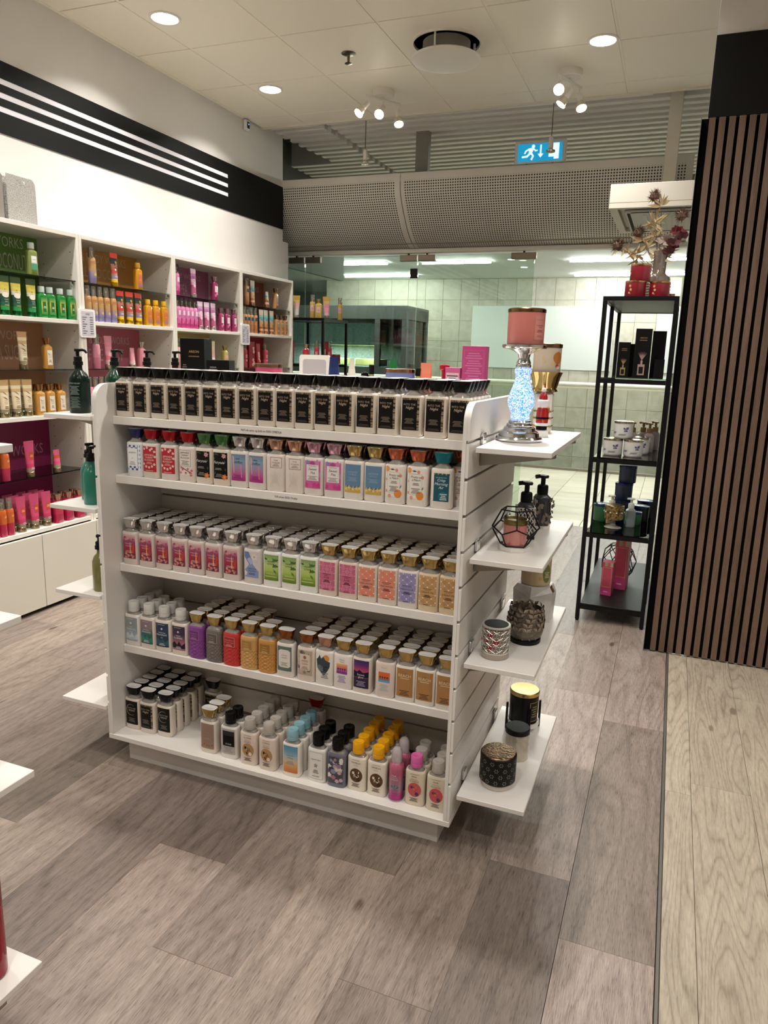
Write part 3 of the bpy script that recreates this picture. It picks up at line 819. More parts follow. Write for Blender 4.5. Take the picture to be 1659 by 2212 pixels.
# ------------------------------------------------------------------ black metal racks
def rack(name, label, x0, y0, wx, wy, zs, top, mids=(), glassmat=SHG, rz=0):
    t = thing(name, label, 'shelf rack', (x0, y0, 0), rz)
    R = .011
    ys = [0]+list(mids)+[wy-2*R]
    for x in (0, wx-2*R):
        for y in ys:
            MB().box(x, y, .008, x+2*R, y+2*R, top-.0225, b=.001).build('post', BLACK, t)
            MB().lathe([(.009, 0), (.009, .0078)], 10).build('foot', BLACK, t, (x+R, y+R, 0))
    def frame(z, nm):
        w = MB()
        w.box(0, 0, z-.022, wx, 2*R, z).box(0, wy-2*R, z-.022, wx, wy, z).box(0, 2*R, z-.022, 2*R, wy-2*R, z).box(wx-2*R, 2*R, z-.022, wx, wy-2*R, z)
        return w.build(nm, BLACK, t)
    frame(top, 'top_frame')
    MB().box(2*R+.0003, 2*R+.0003, top-.018, wx-2*R-.0003, wy-2*R-.0003, top-.001).build('top_panel', mat('#3a3a38', .4), t)
    for i, z in enumerate(zs):
        for ya in (0, wy-2*R): MB().box(2*R+.0003, ya, z-.022, wx-2*R-.0003, ya+2*R, z-.0005).build('shelf_rail', BLACK, t)
        if i < len(zs)-1:
            MB().box(.0225, .0, z, wx-.0225, wy, z+.007, b=.001).build('glass_shelf', glassmat, t)
        else:
            MB().box(.0225, .0, z, wx-.0225, wy, z+.012, b=.001).build('bottom_shelf', mat('#0b0b0b', .45), t)
    return t
RX, RY = .0896, 2.204
RZ = [1.342, .922, .508, .093]
rack('metal_rack', 'tall black metal shelf rack with glass shelves by the slatted wall', RX, RY, .366, 1.04, RZ, 1.758, mids=(.45,))
rack('metal_rack', 'black metal rack behind the last cabinet near the glass front', -2.76, 3.93, .41, .50, [1.335, .915, .5, .09], 1.725)
# ------------------------------------------------------------------ lotion bottles
A_, B_, N_ = .0313, .0192, 3.6       # half width, half depth, squareness of the lotion bottle
def hexmats(): return {'list': [], 'idx': {}}
class Lab:
    """flat print wrapped on the front of a bottle (u -1..1 across, v 0..1 up)"""
    def __init__(s, a, b, n, hw, z0, z1, eps=.00035):
        s.w = MB(); s.mats = []; s.ix = {}; s.a, s.b, s.n, s.hw, s.z0, s.z1, s.e = a, b, n, hw, z0, z1, eps
    def mi(s, c, r=.45, me=0):
        k = (c, r, me)
        if k not in s.ix:
            s.ix[k] = len(s.mats); s.mats.append(mat(c, r, me))
        return s.ix[k]
    def P(s, u, v, lay):
        x = u*s.hw; q = min(abs(x)/s.a, .995)
        return (x, -s.b*(1-q**s.n)**(1/s.n)-s.e-.00018*lay, s.z0+v*(s.z1-s.z0))
    def rect(s, u0, v0, u1, v1, c, lay=0, me=0, r=.45):
        k = max(1, int(abs(u1-u0)*6)); vs = []; fs = []
        for i in range(k+1):
            u = u0+(u1-u0)*i/k; vs += [s.P(u, v0, lay), s.P(u, v1, lay)]
        for i in range(k): fs.append((2*i, 2*i+2, 2*i+3, 2*i+1))
        s.w.add(vs, fs, s.mi(c, r, me))
    def grad(s, stops, lay=0, u0=-1, u1=1, v0=0, v1=1, n=14):
        def hx(c): return [int(c[i:i+2], 16) for i in (1, 3, 5)]
        for i in range(n):
            t = (i+.5)/n*(len(stops)-1); k = min(int(t), len(stops)-2); f = t-k
            c = '#%02x%02x%02x' % tuple(int(a+(b-a)*f) for a, b in zip(hx(stops[k]), hx(stops[k+1])))
            s.rect(u0, v0+(v1-v0)*i/n, u1, v0+(v1-v0)*(i+1)/n, c, lay)
    def poly(s, pts, c, lay=1):
        pts = [(max(-1.0, min(1.0, u)), v) for u, v in pts]
        a, b = min(p[0] for p in pts), max(p[0] for p in pts)
        n = max(1, math.ceil((b-a)/.22)); m = s.mi(c)
        def clip(ps, x, sg):
            o = []
            for i in range(len(ps)):
                p, q = ps[i-1], ps[i]; ip, iq = sg*(p[0]-x) >= -1e-9, sg*(q[0]-x) >= -1e-9
                if ip != iq:
                    t = (x-p[0])/(q[0]-p[0]); o.append((x, p[1]+t*(q[1]-p[1])))
                if iq: o.append(q)
            return o
        for i in range(n):
            ps = clip(pts, a+(b-a)*i/n, 1) if i else pts
            if i < n-1: ps = clip(ps, a+(b-a)*(i+1)/n, -1)
            if len(ps) > 2: s.w.add([s.P(u, v, lay) for u, v in ps], [tuple(range(len(ps)))], m)
    def ell(s, u, v, ru, rv, c, lay=1, n=14):
        s.poly([(u+ru*math.cos(2*math.pi*i/n), v+rv*math.sin(2*math.pi*i/n)) for i in range(n)], c, lay)
    def ring(s, u0, v0, u1, v1, c, t=.05, lay=1):
        tv = t*s.hw/(s.z1-s.z0)*1.0
        s.rect(u0, v0, u1, v0+tv, c, lay); s.rect(u0, v1-tv, u1, v1, c, lay); s.rect(u0, v0+tv, u0+t, v1-tv, c, lay); s.rect(u1-t, v0+tv, u1, v1-tv, c, lay)
    def leaf(s, u, v, l, a, c, lay=1, w=.3):
        ar = s.hw/(s.z1-s.z0); ca, sa = math.cos(a), math.sin(a)
        pts = [(0, 0), (.5, w/2), (1, 0), (.5, -w/2)]
        s.poly([(u+l*(x*ca-y*sa), v+l*(x*sa+y*ca)*ar) for x, y in pts], c, lay)
    def flower(s, u, v, r, c, lay=1, k=5, cc=None):
        for i in range(k): s.leaf(u, v, r, 2*math.pi*i/k+.3, c, lay, .7)
        if cc: s.ell(u, v, r*.28, r*.28*s.hw/(s.z1-s.z0), cc, lay+1, 8)
    def text(s, t, u, v, size, c, lay=2, shear=0, width=None):
        vs, fs, w = text_geo(t)
        H = s.z1-s.z0; k = size/s.hw if width is None else width/w
        s.w.add([s.P(u+x*k+shear*y*size/s.hw, v+y*size/H, lay) for x, y in vs], fs, s.mi(c))
    def lines(s, u, v0, v1, hw, c, n=3, lay=1):
        for i in range(n):
            v = v0+(v1-v0)*(i+.5)/n; h = (v1-v0)/n*.24; q = hw*(1-.18*((i*7) % 3))
            s.rect(u-q, v-h, u+q, v+h, c, lay)
    def build(s, name='label', parent=None): return s.w.build(name, s.mats, parent, smooth=60, recalc=False)

def lotion_body(mt, quilt=False, kk=28):
    w = MB()
    if not quilt:
        prof = [(.86, 0), (.95, .0012), (1.0, .006), (1.0, .106), (.985, .1095), (.93, .112), (.84, .1135)]
        loops = [sup(A_*k, B_*(k if k > .9 else .6+.4*k), N_, kk, z) for k, z in prof]
        w.loft(loops)
    else:
        kk = 72; loops = []
        zs = [0, .0015]+[.004+.0017*i for i in range(60)]+[.1075, .111, .1135]
        for z in zs:
            k = .9 if z == 0 else .97 if z < .002 else 1.0 if z < .103 else .97 if z < .108 else .92 if z < .1115 else .8
            base = sup(A_*k, B_*k, 2.8, kk, z); lp = []
            for i, (x, y, zz) in enumerate(base):
                amp = 0
                if .006 < z < .064 or (.006 < z < .096 and y > 0):
                    th = i/kk*14; zz2 = z/.0125
                    a = abs(((th+zz2) % 1)-.5)*2; b = abs(((th-zz2) % 1)-.5)*2
                    amp = .0036*(min(a, b)-.5)
                r = math.hypot(x, y); f = (r+amp)/r
                lp.append((x*f, y*f, zz))
            loops.append(lp)
        w.loft(loops)
    return w
def flare_cap(kk=24):
    w = MB()
    L = [sup(.0185, .0140, 3.2, kk, .1275), sup(.0195, .0148, 3.2, kk, .1295), sup(.0235, .0172, 3.2, kk, .143), sup(.0272, .0188, 3, kk, .1540), sup(.0272, .0188, 3, kk, .1558), sup(.0264, .0182, 3, kk, .1568)]
    w.loft(L, ct=False)
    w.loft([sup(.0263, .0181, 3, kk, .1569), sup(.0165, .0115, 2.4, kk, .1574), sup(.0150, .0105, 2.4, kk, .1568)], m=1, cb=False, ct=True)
    return w
def flip_cap(kk=20):
    w = MB(); w.lathe([(.0165, .1225), (.0185, .1235), (.0185, .134), (.0177, .1345), (.0177, .1352), (.0183, .1358), (.0183, .1555), (.0170, .158)], kk, ct=False)
    w.lathe([(.0170, .158), (.008, .158), (.006, .1565)], kk, m=1, cb=False)
    return w
CAPTOP = mat('#d3cfcc', .25, name='cap_top')  # pale film on every cap; overhead reflection is put into the colour
TOPS = {}
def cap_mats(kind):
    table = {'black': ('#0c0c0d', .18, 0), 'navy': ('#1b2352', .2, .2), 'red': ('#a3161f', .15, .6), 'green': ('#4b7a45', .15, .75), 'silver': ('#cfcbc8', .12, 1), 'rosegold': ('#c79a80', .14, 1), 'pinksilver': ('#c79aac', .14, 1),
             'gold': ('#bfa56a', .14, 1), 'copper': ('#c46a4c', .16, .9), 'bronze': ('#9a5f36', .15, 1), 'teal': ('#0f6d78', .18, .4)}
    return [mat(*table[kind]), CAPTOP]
FLIPC = {'white': glass('white_flip_cap', '#ffffff', 1.4, .3, '#e6e2dc', .75), 'clear': glass('clear_flip_cap', '#fff8f2', 1.4, .3, '#ded6cd', .5), 'black': BLACKG, 'yellow': mat('#e5a310', .3), 'aqua': glass('aqua_flip_cap', '#bfe6ee', 1.4, .25, '#9cccd8', .7), 'pink': mat('#d665a4', .3)}
# shared meshes
LOT = lotion_body(None); CAPM = flare_cap(); FLM = flip_cap()
def shared(mb, name, mats):
    o = mb.build(name, mats, smooth=40); me = o.data; bpy.data.objects.remove(o); return me
_me = {}
def body_mesh(c, quilt=False):
    k = ('b', c, quilt)
    if k not in _me: _me[k] = shared(lotion_body(None, quilt), 'bottle_body', mat(c, .32, coat=.2))
    return _me[k]
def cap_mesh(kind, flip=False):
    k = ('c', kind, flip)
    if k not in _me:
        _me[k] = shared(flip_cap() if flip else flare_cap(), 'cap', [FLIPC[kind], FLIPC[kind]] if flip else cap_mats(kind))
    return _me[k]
NECK = shared(MB().loft([sup(.0258, .0165, 3, 20, .1136), sup(.0235, .0155, 2.8, 20, .1165), sup(.0165, .0135, 2.2, 20, .1215), sup(.0155, .0130, 2, 20, .130)]), 'neck', glass('bottle_neck', '#f3efe9', 1.45, .08, '#d8d0c6', .35))

def L0(z0=.0235, z1=.0965, hw=.0245): return Lab(A_, B_, N_, hw*1.02, z0*.92, z1*1.075)
D = {}
def design(key, desc, body, cap, lab=None, quilt=False, flip=False): D[key] = dict(desc=desc, body=body, cap=cap, lab=lab, quilt=quilt, flip=flip)
TAN = '#a08b74'
def d_night(moon=False):
    l = L0(.020, .099); l.rect(-1, 0, 1, 1, '#0a0807')
    if not moon:
        random.seed(3)
        for i in range(26): 
            u = -1+2*i/26; l.rect(u, .93+.02*random.random(), u+2/26, 1, random.choice(('#8a7258', '#6b5743', '#a18a6c', '#4d3f33')), 1)
        for i in range(34):
            v = i/34; l.rect(.74+.06*random.random(), v, .99, v+1/34, random.choice(('#8a7258', '#54473a', '#a18a6c', '#2d2620')), 1)
        l.text('INTO THE', -.1, .77, .0078, '#b39a80'); l.text('Night', -.08, .66, .0105, '#c9b39a', shear=.25)
        l.lines(-.1, .20, .38, .55, '#77685a', 5); l.lines(-.1, .03, .10, .7, '#4d4238', 2)
    else:
        n = 16; a0, a1 = .9, 5.4; pts = []
        ar = .0245/.079
        for i in range(n+1):
            a = a0+(a1-a0)*i/n; pts.append((-.05+.78*math.cos(a), .62+.78*ar*math.sin(a)))
        for i in range(n+1):
            a = a1+(a0-a1)*i/n; pts.append((.0+.72*math.cos(a), .62+.72*ar*math.sin(a)))
        for i in range(n):
            l.poly([pts[i], pts[i+1], pts[2*n-i], pts[2*n+1-i]], '#8f8377', 1)
        l.text('INTO THE', .1, .66, .0072, '#b8aa9c'); l.text('NIGHT', .1, .56, .0088, '#c4b8ab')
        l.lines(.05, .10, .28, .55, '#77685a', 4)
    return l
CREAM = '#ded3c4'
design('night', 'black-capped lotion bottle with black label', CREAM, 'black', lambda: d_night())
design('moon', 'black-capped lotion bottle with crescent on black label', CREAM, 'black', lambda: d_night(True))
def d_gingham():
    l = L0(); l.rect(-1, 0, 1, 1, '#e9ecf2')
    for i in range(6):
        for j in range(12):
            if (i+j) % 2 == 0: l.rect(-1+i/3, j/12, -1+(i+1)/3, (j+1)/12, '#3d5aa0', 1)
    l.rect(-.98, .16, .62, .88, '#f2f1ee', 2); l.text('gingham', -.15, .68, .0085, '#3c4f86', 3, .25); l.ell(-.15, .48, .05, .02, '#333c55', 3); l.lines(-.18, .2, .36, .5, '#9aa0b4', 3, 3)
    return l
design('gingham', 'navy-capped lotion bottle with blue checked label', '#e2e0e0', 'navy', d_gingham)
def d_jred():
    l = L0(); l.rect(-1, 0, 1, 1, '#b5202c')
    random.seed(5)
    for u, v in ((-.75, .9), (-.3, .95), (.45, .92), (.8, .8), (.85, .6), (-.85, .3), (-.5, .2), (-.05, .17), (.4, .22), (.75, .3), (.2, .86)): l.flower(u, v, .2, '#eadfd8', 1, 5, '#c98a80')
    l.text('JAPANESE', 0, .63, .0082, '#f0d9d2', 3); l.text('CHERRY', 0, .53, .0082, '#f0d9d2', 3); l.text('BLOSSOM', 0, .43, .0082, '#f0d9d2', 3); l.lines(0, .3, .4, .5, '#e0a8a4', 3, 3); l.lines(0, .02, .07, .6, '#e0a8a4', 1, 3)
    return l
design('jred', 'red-capped lotion bottle with red blossom label', '#ddd3c8', 'red', d_jred)
def d_jwhite():
    l = L0(); l.rect(-1, 0, 1, 1, '#e3d8cd')
    for u, v in ((-.8, .1), (-.5, .22), (-.7, .3), (.6, .12), (.85, .2), (.3, .25), (0, .1), (.75, .02)): l.flower(u, v, .24, '#d88a8e', 1, 5, '#b03a48')
    l.poly([(-.6, .28), (.9, .08), (.92, .1), (-.5, .31)], '#5d4038', 2)
    l.ring(-.98, .36, .75, .98, '#4b4440', .03); l.text('JAPANESE', -.1, .85, .0075, '#2f2a28'); l.text('CHERRY', -.1, .75, .0075, '#2f2a28'); l.text('BLOSSOM', -.1, .65, .0075, '#2f2a28'); l.lines(-.1, .40, .58, .6, '#7c726b', 4)
    return l
design('jwhite', 'red-capped lotion bottle with white branch label', '#e3d8cd', 'red', d_jwhite)
def d_fairy():
    l = L0(); l.rect(-1, 0, 1, 1, '#0f0e0d')
    l.flower(.55, .88, .35, '#d3a0a4', 1, 6, '#b5727c'); l.flower(.62, .08, .42, '#d8702c', 1, 6, '#f0a050')
    for u, v, a in ((-.9, .9, .5), (-.6, .95, -.4), (-.9, .15, 1.0), (.2, .95, .6), (.8, .3, 1.8), (-.95, .7, 1.2), (.8, .6, 2.0)): l.leaf(u, v, .45, a, '#4a5a38', 1)
    l.text('Fairytale', -.15, .58, .0115, '#e6e0d6', 3, .3); l.lines(-.25, .33, .42, .5, '#9a948a', 2, 2); l.lines(-.15, .06, .2, .55, '#8a847a', 3, 2)
    return l
design('fairy', 'green-capped lotion bottle with black floral label', '#dfd3c4', 'green', d_fairy)
def d_chiffon():
    l = L0(); l.grad(['#a01f78', '#b8558f', '#9a88a8', '#7f9cb4', '#6d8298'])
    l.poly([(-.6, .3), (-.5, .3), (-.55, .9), (-.75, .95)], '#e0a59a', 1); l.poly([(.45, .12), (.55, .12), (.5, .6), (.38, .62)], '#e08a80', 1)
    l.text('PINK', 0, .80, .0066, '#2d2b3a'); l.text('chiffon', .02, .66, .0110, '#20202c', 2, .3); l.lines(0, .08, .24, .6, '#7c1d62', 4)
    return l
design('chiffon', 'silver-capped lotion bottle with blue to magenta label', '#e4dad2', 'silver', d_chiffon)
def d_wonder():
    l = L0(.012, .100); l.ring(-.55, .64, .95, .97, '#9c6a58', .045); l.text('PURE', .2, .86, .0058, '#8c6a60'); l.text('WONDER', .2, .78, .0058, '#8c6a60'); l.lines(.2, .68, .76, .5, '#b39a90', 3)
    for i in range(4):
        for s in (-1, 1):
            l.poly([(.05+s*(.1+.22*i), .55-.04*i), (.05+s*(.14+.22*i), .55-.04*i), (.05-s*(.55-.22*i), .08+.03*i), (.05-s*(.59-.22*i), .08+.03*i)], '#d3c6ba', 1)
    return l
design('wonder', 'rose-gold-capped white lotion bottle with embossed lattice', '#e3d8cd', 'rosegold', d_wonder)
def d_pea():
    l = L0(); l.rect(-1, 0, 1, 1, '#c9609a')
    for u, v, c in ((-.7, .92, '#8f86b0'), (.6, .95, '#d67fb0'), (0, .9, '#b04888'), (-.8, .12, '#c83c80'), (-.3, .15, '#d85a98'), (.3, .13, '#cf3f86'), (.8, .12, '#c83c80'), (.9, .5, '#b58ab0'), (-.9, .5, '#b56aa0')): l.flower(u, v, .38, c, 1, 5)
    l.rect(-.78, .28, .8, .86, '#e4dcd6', 2); l.text('Sweet', 0, .66, .0108, '#3a3036', 3, .3); l.text('Pea', .05, .53, .0108, '#3a3036', 3, .3); l.lines(0, .30, .46, .6, '#8a7a82', 4, 3); l.lines(0, .8, .83, .5, '#8a7a82', 1, 3)
    return l
design('pea', 'pink-capped lotion bottle with pink petal label', '#e2d8d0', 'pinksilver', d_pea)
def d_citrus():
    l = L0(); l.rect(-1, 0, 1, 1, '#5f82a0'); l.rect(-1, 0, 1, .1, '#c6a24a', 1)
    for u, v in ((-.8, .12), (-.4, .16), (.1, .12), (.55, .14), (.9, .16)): l.flower(u, v, .3, '#d8b25a', 2, 5, '#e6d9a8')
    for i in range(9): l.leaf(-.95+.24*i, .14, .42, 1.0+.12*(i % 4), '#33475a' if i % 2 else '#bfae78', 1)
    l.text('LAKESIDE', 0, .70, .0072, '#a3b4c0'); l.text('CITRUS', 0, .61, .0072, '#a3b4c0'); l.lines(0, .40, .55, .6, '#8ba2b4', 4)
    return l
design('citrus', 'gold-capped lotion bottle with blue label and yellow flowers', '#e6ddd2', 'gold', d_citrus)
def d_peach():
    l = L0(); l.rect(-1, 0, 1, 1, '#e8e0d6')
    for u, v, r, c in ((-.85, .97, .3, '#e39a4c'), (.3, .93, .18, '#d88a78'), (.75, .75, .18, '#d88a78'), (-.95, .2, .16, '#d88a78'), (-.5, .03, .2, '#dd9a84'), (.5, .12, .45, '#e2872f'), (-.98, .6, .15, '#e0a08c')): l.ell(u, v, r, r*.33, c, 1)
    l.leaf(-.5, .96, .6, -.05, '#2f3a34', 2); l.leaf(.72, .3, .5, 1.2, '#5a7a78', 2)
    l.ring(-.8, .14, .72, .86, '#b5aca2', .025, 2); l.text('Pretty as', 0, .72, .0088, '#3f5a4f', 3, .3); l.text('a Peach', 0, .62, .0088, '#3f5a4f', 3, .3); l.lines(0, .46, .56, .4, '#8f877e', 2, 3); l.lines(0, .18, .38, .55, '#8f877e', 4, 3)
    return l
design('peach', 'copper-capped lotion bottle with peach fruit label', '#e6ddd2', 'copper', d_peach)
def d_crisp():
    l = L0(); l.rect(-.8, 0, .95, .93, '#0d4f5e')
    for i in range(12): l.ell(-.75+.15*i, .93, .1, .03, '#0d4f5e' if i % 3 else '#b8863c', 1, 8)
    l.text('bath & body works', .05, .80, .0040, '#d6e6e6'); l.text('Crisp', .05, .68, .0110, '#e6f0ee', 2, .25); l.text('Morning', .05, .55, .0110, '#e6f0ee', 2, .25); l.text('Air', .05, .43, .0110, '#e6f0ee', 2, .25)
    l.ell(.3, .17, .55, .17, '#1d6673', 1); l.lines(.35, .04, .28, .4, '#cfe0e0', 4, 2)
    return l
design('crisp', 'teal-capped lotion bottle with teal label', '#e6ddd2', 'teal', d_crisp)
def d_twilight():
    l = L0(); l.grad(['#5a2038', '#6e1f44', '#8f2340', '#b02a3c', '#a8325a', '#9c4a70', '#c08a96', '#d8b8b4'])
    random.seed(8)
    for i in range(9): u = -.9+.22*i; l.rect(u, .28, u+.05, .75, '#5f1a3a', 1)
    l.poly([(.15, .22), (.38, .22), (.3, .7), (.22, .7)], '#e8a05a', 2); l.poly([(.45, .25), (.8, .25), (.9, .6), (.6, .62)], '#c8422e', 1)
    for i in range(12): l.flower(random.uniform(-.9, .9), random.uniform(.05, .2), .2, random.choice(('#e0a07c', '#c87068', '#8a3048')), 2, 4)
    for i in range(7): l.ell(random.uniform(-.9, .9), random.uniform(.75, .9), .15, .04, random.choice(('#b04458', '#d89a8c', '#8f3a62')), 2)
    l.text('TWILIGHT', -.05, .60, .0066, '#e6c3c4', 3); l.text('WOODS', .0, .50, .0066, '#e6c3c4', 3); l.lines(0, .24, .34, .6, '#d8a9a4', 2, 3)
    return l
design('twilight', 'silver-capped lotion bottle with red sunset forest label', '#d9cac2', 'silver', d_twilight)
def d_million():
    l = L0(); l.rect(-1, 0, 1, 1, '#cfc6c4'); l.poly([(-1, 0), (-1, .25), (.0, .62), (1, .25), (1, 0)], '#8394bc', 1); l.poly([(-1, 1), (-.35, 1), (.2, .62), (-.25, .5), (-1, .8)], '#6478a8', 1); l.poly([(-.6, .7), (-.2, .8), (.3, .6), (-.1, .5)], '#a9b2cc', 2)
    l.flower(.45, .82, .5, '#e0d4cc', 2, 6, '#b59a84'); l.flower(-.9, .15, .4, '#e0d4cc', 2, 6)
    l.text('ONE IN A', .1, .32, .0068, '#262b40', 3); l.text('MILLION', .1, .23, .0068, '#262b40', 3); l.lines(.1, .1, .18, .5, '#3b4464', 2, 3)
    return l
design('million', 'silver-capped lotion bottle with blue and white crossed label', '#d8cec6', 'silver', d_million)
def d_wcitrus():
    l = L0(); l.grad(['#5d7a1c', '#7d9a2c', '#a9bf5a', '#b8c878', '#9ab46a', '#7a9a58'])
    for i in range(11): l.leaf(.15+.08*(i % 4), .9-.045*i, .75, -.9+.42*(i % 5), '#35562c' if i % 2 else '#4d7538', 1, .35)
    l.leaf(-.95, .85, .5, -.3, '#244a40', 2, .5)
    l.text('WHITE', 0, .70, .0078, '#2e4a28', 3); l.text('CITRUS', 0, .60, .0078, '#2e4a28', 3); l.text('body lotion', .0, .24, .0062, '#d8dfb0', 3); l.lines(0, .12, .18, .8, '#c6cf96', 1, 3)
    return l
design('wcitrus', 'silver-capped lotion bottle with green leaf label', '#ece9e2', 'silver', d_wcitrus)
def d_pat(bg, hi, txt, sub, dark, petals):
    def f():
        l = L0(.020, .099, .0250); l.rect(-1, 0, 1, 1, bg)
        for i in range(5):
            for j in range(9):
                u = -1+.5*i; v = j/8
                if (i+j) % 2 == 0: l.poly([(u-.36, v), (u, v+.10), (u+.36, v), (u, v-.10)] if .1 < v < .9 and -.7 < u < .7 else [(u, v)]*0+[(max(-1, u-.05), max(0, v-.02)), (min(1, u+.05), max(0, v-.02)), (min(1, u+.05), min(1, v+.02)), (max(-1, u-.05), min(1, v+.02))], hi, 1)
                else: l.ell(max(-.93, min(.93, u)), max(.03, min(.97, v)), .07, .025, petals, 2, 8)
        l.rect(-.8, .36, .8, .60, bg, 3); l.lines(0, .56, .59, .55, dark, 1, 4); l.text(sub, 0, .515, .0042, dark, 4); l.text(txt, 0, .42, .0078, dark, 4, 0, 1.5 if len(txt) > 6 else None); l.lines(0, .28, .38, .45, dark, 3, 4); l.lines(-.15, .02, .05, .4, dark, 1, 4)
        return l
    return f
design('rose', 'gold-capped lotion bottle with rose pink label', '#e0cfc0', 'gold', d_pat('#c2627f', '#cc7690', 'ROSÉ', 'BUBBLY', '#4a1c2e', '#d89aa8'))
design('macaron', 'gold-capped lotion bottle with peach orange label', '#e3d6cb', 'gold', d_pat('#d98f74', '#e0806a', 'MACARON', 'RASPBERRY', '#4d2a20', '#f0ddca'))
design('meringue', 'gold-capped lotion bottle with lavender label', '#e3dad2', 'gold', d_pat('#9c92b8', '#8f84b0', 'MERINGUE', 'WHIPPED BERRY', '#2f2848', '#e6e0e6'))
design('cream', 'gold-capped lotion bottle with caramel tan label', '#ddc8a8', 'gold', d_pat('#c29a68', '#b88c58', 'CREAM PIE', 'COCONUT', '#4a321c', '#efe3cc'))
def d_winter(top, bot, lines_, mnt, flake='#d9dde0'):
    def f():
        l = L0(.020, .096); l.grad([bot, bot, top, top])
        if mnt:
            l.poly([(-1, .08), (-1, .26), (-.6, .36), (-.2, .22), (.1, .38), (.5, .2), (1, .34), (1, .08)], mnt, 1)
        l.flower(-.0, .76, .18, flake, 2, 6); l.lines(-.1, .92, .95, .55, '#c9c9c9', 1, 2)
        for i, (t, s) in enumerate(lines_): l.text(t, 0, .58-.105*i, s, '#e6e6e6', 3)
        l.lines(0, .05, .16, .5, '#c9c9c9', 3, 3)
        return l
    return f
design('snow', 'white-capped lotion bottle with misty grey blue label', '#e4ded6', 'white', d_winter('#8d9498', '#98a8b8', [('FRESH', .004), ('SPARKLING', .0072), ('SNOW', .005)], '#c3ccd2'), flip=True)
design('snuggles', 'white-capped lotion bottle with teal mountain label', '#e2d8cc', 'white', d_winter('#8a7478', '#1f5a58', [('SLEIGH RIDES &', .004), ('SNUGGLES', .0076)], '#2f7a6c'), flip=True)
design('midnight', 'white-capped lotion bottle with dark navy label', '#e6ddd0', 'white', d_winter('#1d3450', '#17304a', [('TWINKLING', .005), ('MIDNIGHT', .0085), ('SKY', .005)], '#24566a'), flip=True)
design('flurries', 'white-capped lotion bottle with plum forest label', '#e6dace', 'white', d_winter('#3a2440', '#a0626c', [('FIRESIDE', .005), ('FLURRIES', .0085)], '#2c1c30'), flip=True)
def d_quilt(bg, ln, t1, t2):
    def f():
        l = Lab(A_, B_+.0006, 2.8, .0230, .066, .101); l.rect(-1, 0, .82, 1, bg); l.ring(-.97, .03, .79, .97, ln, .05); l.text(t1, -.1, .60, .0052, ln, 2, .2); l.text(t2, -.1, .38, .0052, ln, 2, .2); l.lines(-.1, .08, .26, .5, ln, 2)
        return l
    return f
design('qpurple', 'purple quilted lotion bottle with gold cap', '#7f3c86', 'gold', d_quilt('#6d2f72', '#b58ab0', 'Brandberry', 'Wonder'), quilt=True)
design('qgrey', 'dark grey quilted lotion bottle with gold cap', '#6f6560', 'gold', d_quilt('#5f5650', '#b5aca0', 'Winter', 'Wonder'), quilt=True)
design('qred', 'bright red quilted lotion bottle with gold cap', '#c02f28', 'gold', d_quilt('#a31c28', '#e0a090', 'STRAWBERRY', 'POUND CAKE'), quilt=True)
design('qgold1', 'pale gold quilted lotion bottle with gold cap', '#c99a5c', 'gold', d_quilt('#a87a3c', '#e0c08c', 'Golden', 'Sunflower'), quilt=True)
design('qgold2', 'deep amber quilted lotion bottle with gold cap', '#c48a44', 'gold', d_quilt('#9c6a28', '#e0b878', 'Golden', 'Sunflower'), quilt=True)
def d_oval():
    l = L0(); l.rect(-1, 0, 1, 1, '#5d6e66'); l.poly([(-.8, .2), (-.5, .14), (.55, .14), (.85, .2), (.85, .8), (.55, .87), (-.5, .87), (-.8, .8)], '#e0d9ce', 1); l.text('autumn', 0, .62, .0068, '#5a5f58', 2, .3); l.text('outside', 0, .52, .0068, '#5a5f58', 2, .3); l.lines(0, .2, .36, .5, '#8a8c82', 4, 2)
    return l
design('oval', 'copper-capped lotion bottle with dark green framed label', '#e4dcd2', 'bronze', d_oval)
def d_chai():
    l = L0(); l.rect(-1, 0, 1, 1, '#b5a592')
    random.seed(4)
    for i in range(14): l.flower(random.uniform(-.9, .9), random.uniform(.03, .97), .3, random.choice(('#8a7a6c', '#d8ccba', '#5f5450', '#c2b09a')), 1, 5)
    l.rect(-.7, .2, .7, .85, '#d8cab6', 2); l.ell(0, .72, .22, .07, '#a0584a', 3); l.text('CHAI', 0, .42, .0092, '#8f4a3c', 3); l.lines(0, .54, .62, .5, '#a0645a', 2, 3); l.lines(0, .22, .36, .5, '#8a6a5c', 3, 3)
    return l
design('chai', 'copper-capped lotion bottle with beige floral tea label', '#e0d2c4', 'bronze', d_chai)
def d_sky():
    l = L0(); l.poly([(-.95, .75), (-.7, .82), (-.5, .95), (-.3, .8), (0, .9), (.3, .76), (.9, .7), (.85, .5), (.6, .35), (.1, .12), (-.3, .25), (-.8, .4)], '#333f48', 1)
    l.ell(.4, .84, .42, .135, '#d88a3c', 0); l.text('Open', .1, .46, .0105, '#14181c', 3); l.text('Sky', .25, .34, .0105, '#14181c', 3); l.poly([(-.9, .5), (-.5, .55), (0, .5), (0, .3), (-.6, .32)], '#5f7078', 2); l.lines(.2, .02, .26, .5, '#7a7f82', 4, 2)
    return l
design('sky', 'rose-capped lotion bottle with orange moon over dark pines', '#e8e2d8', 'rosegold', d_sky)
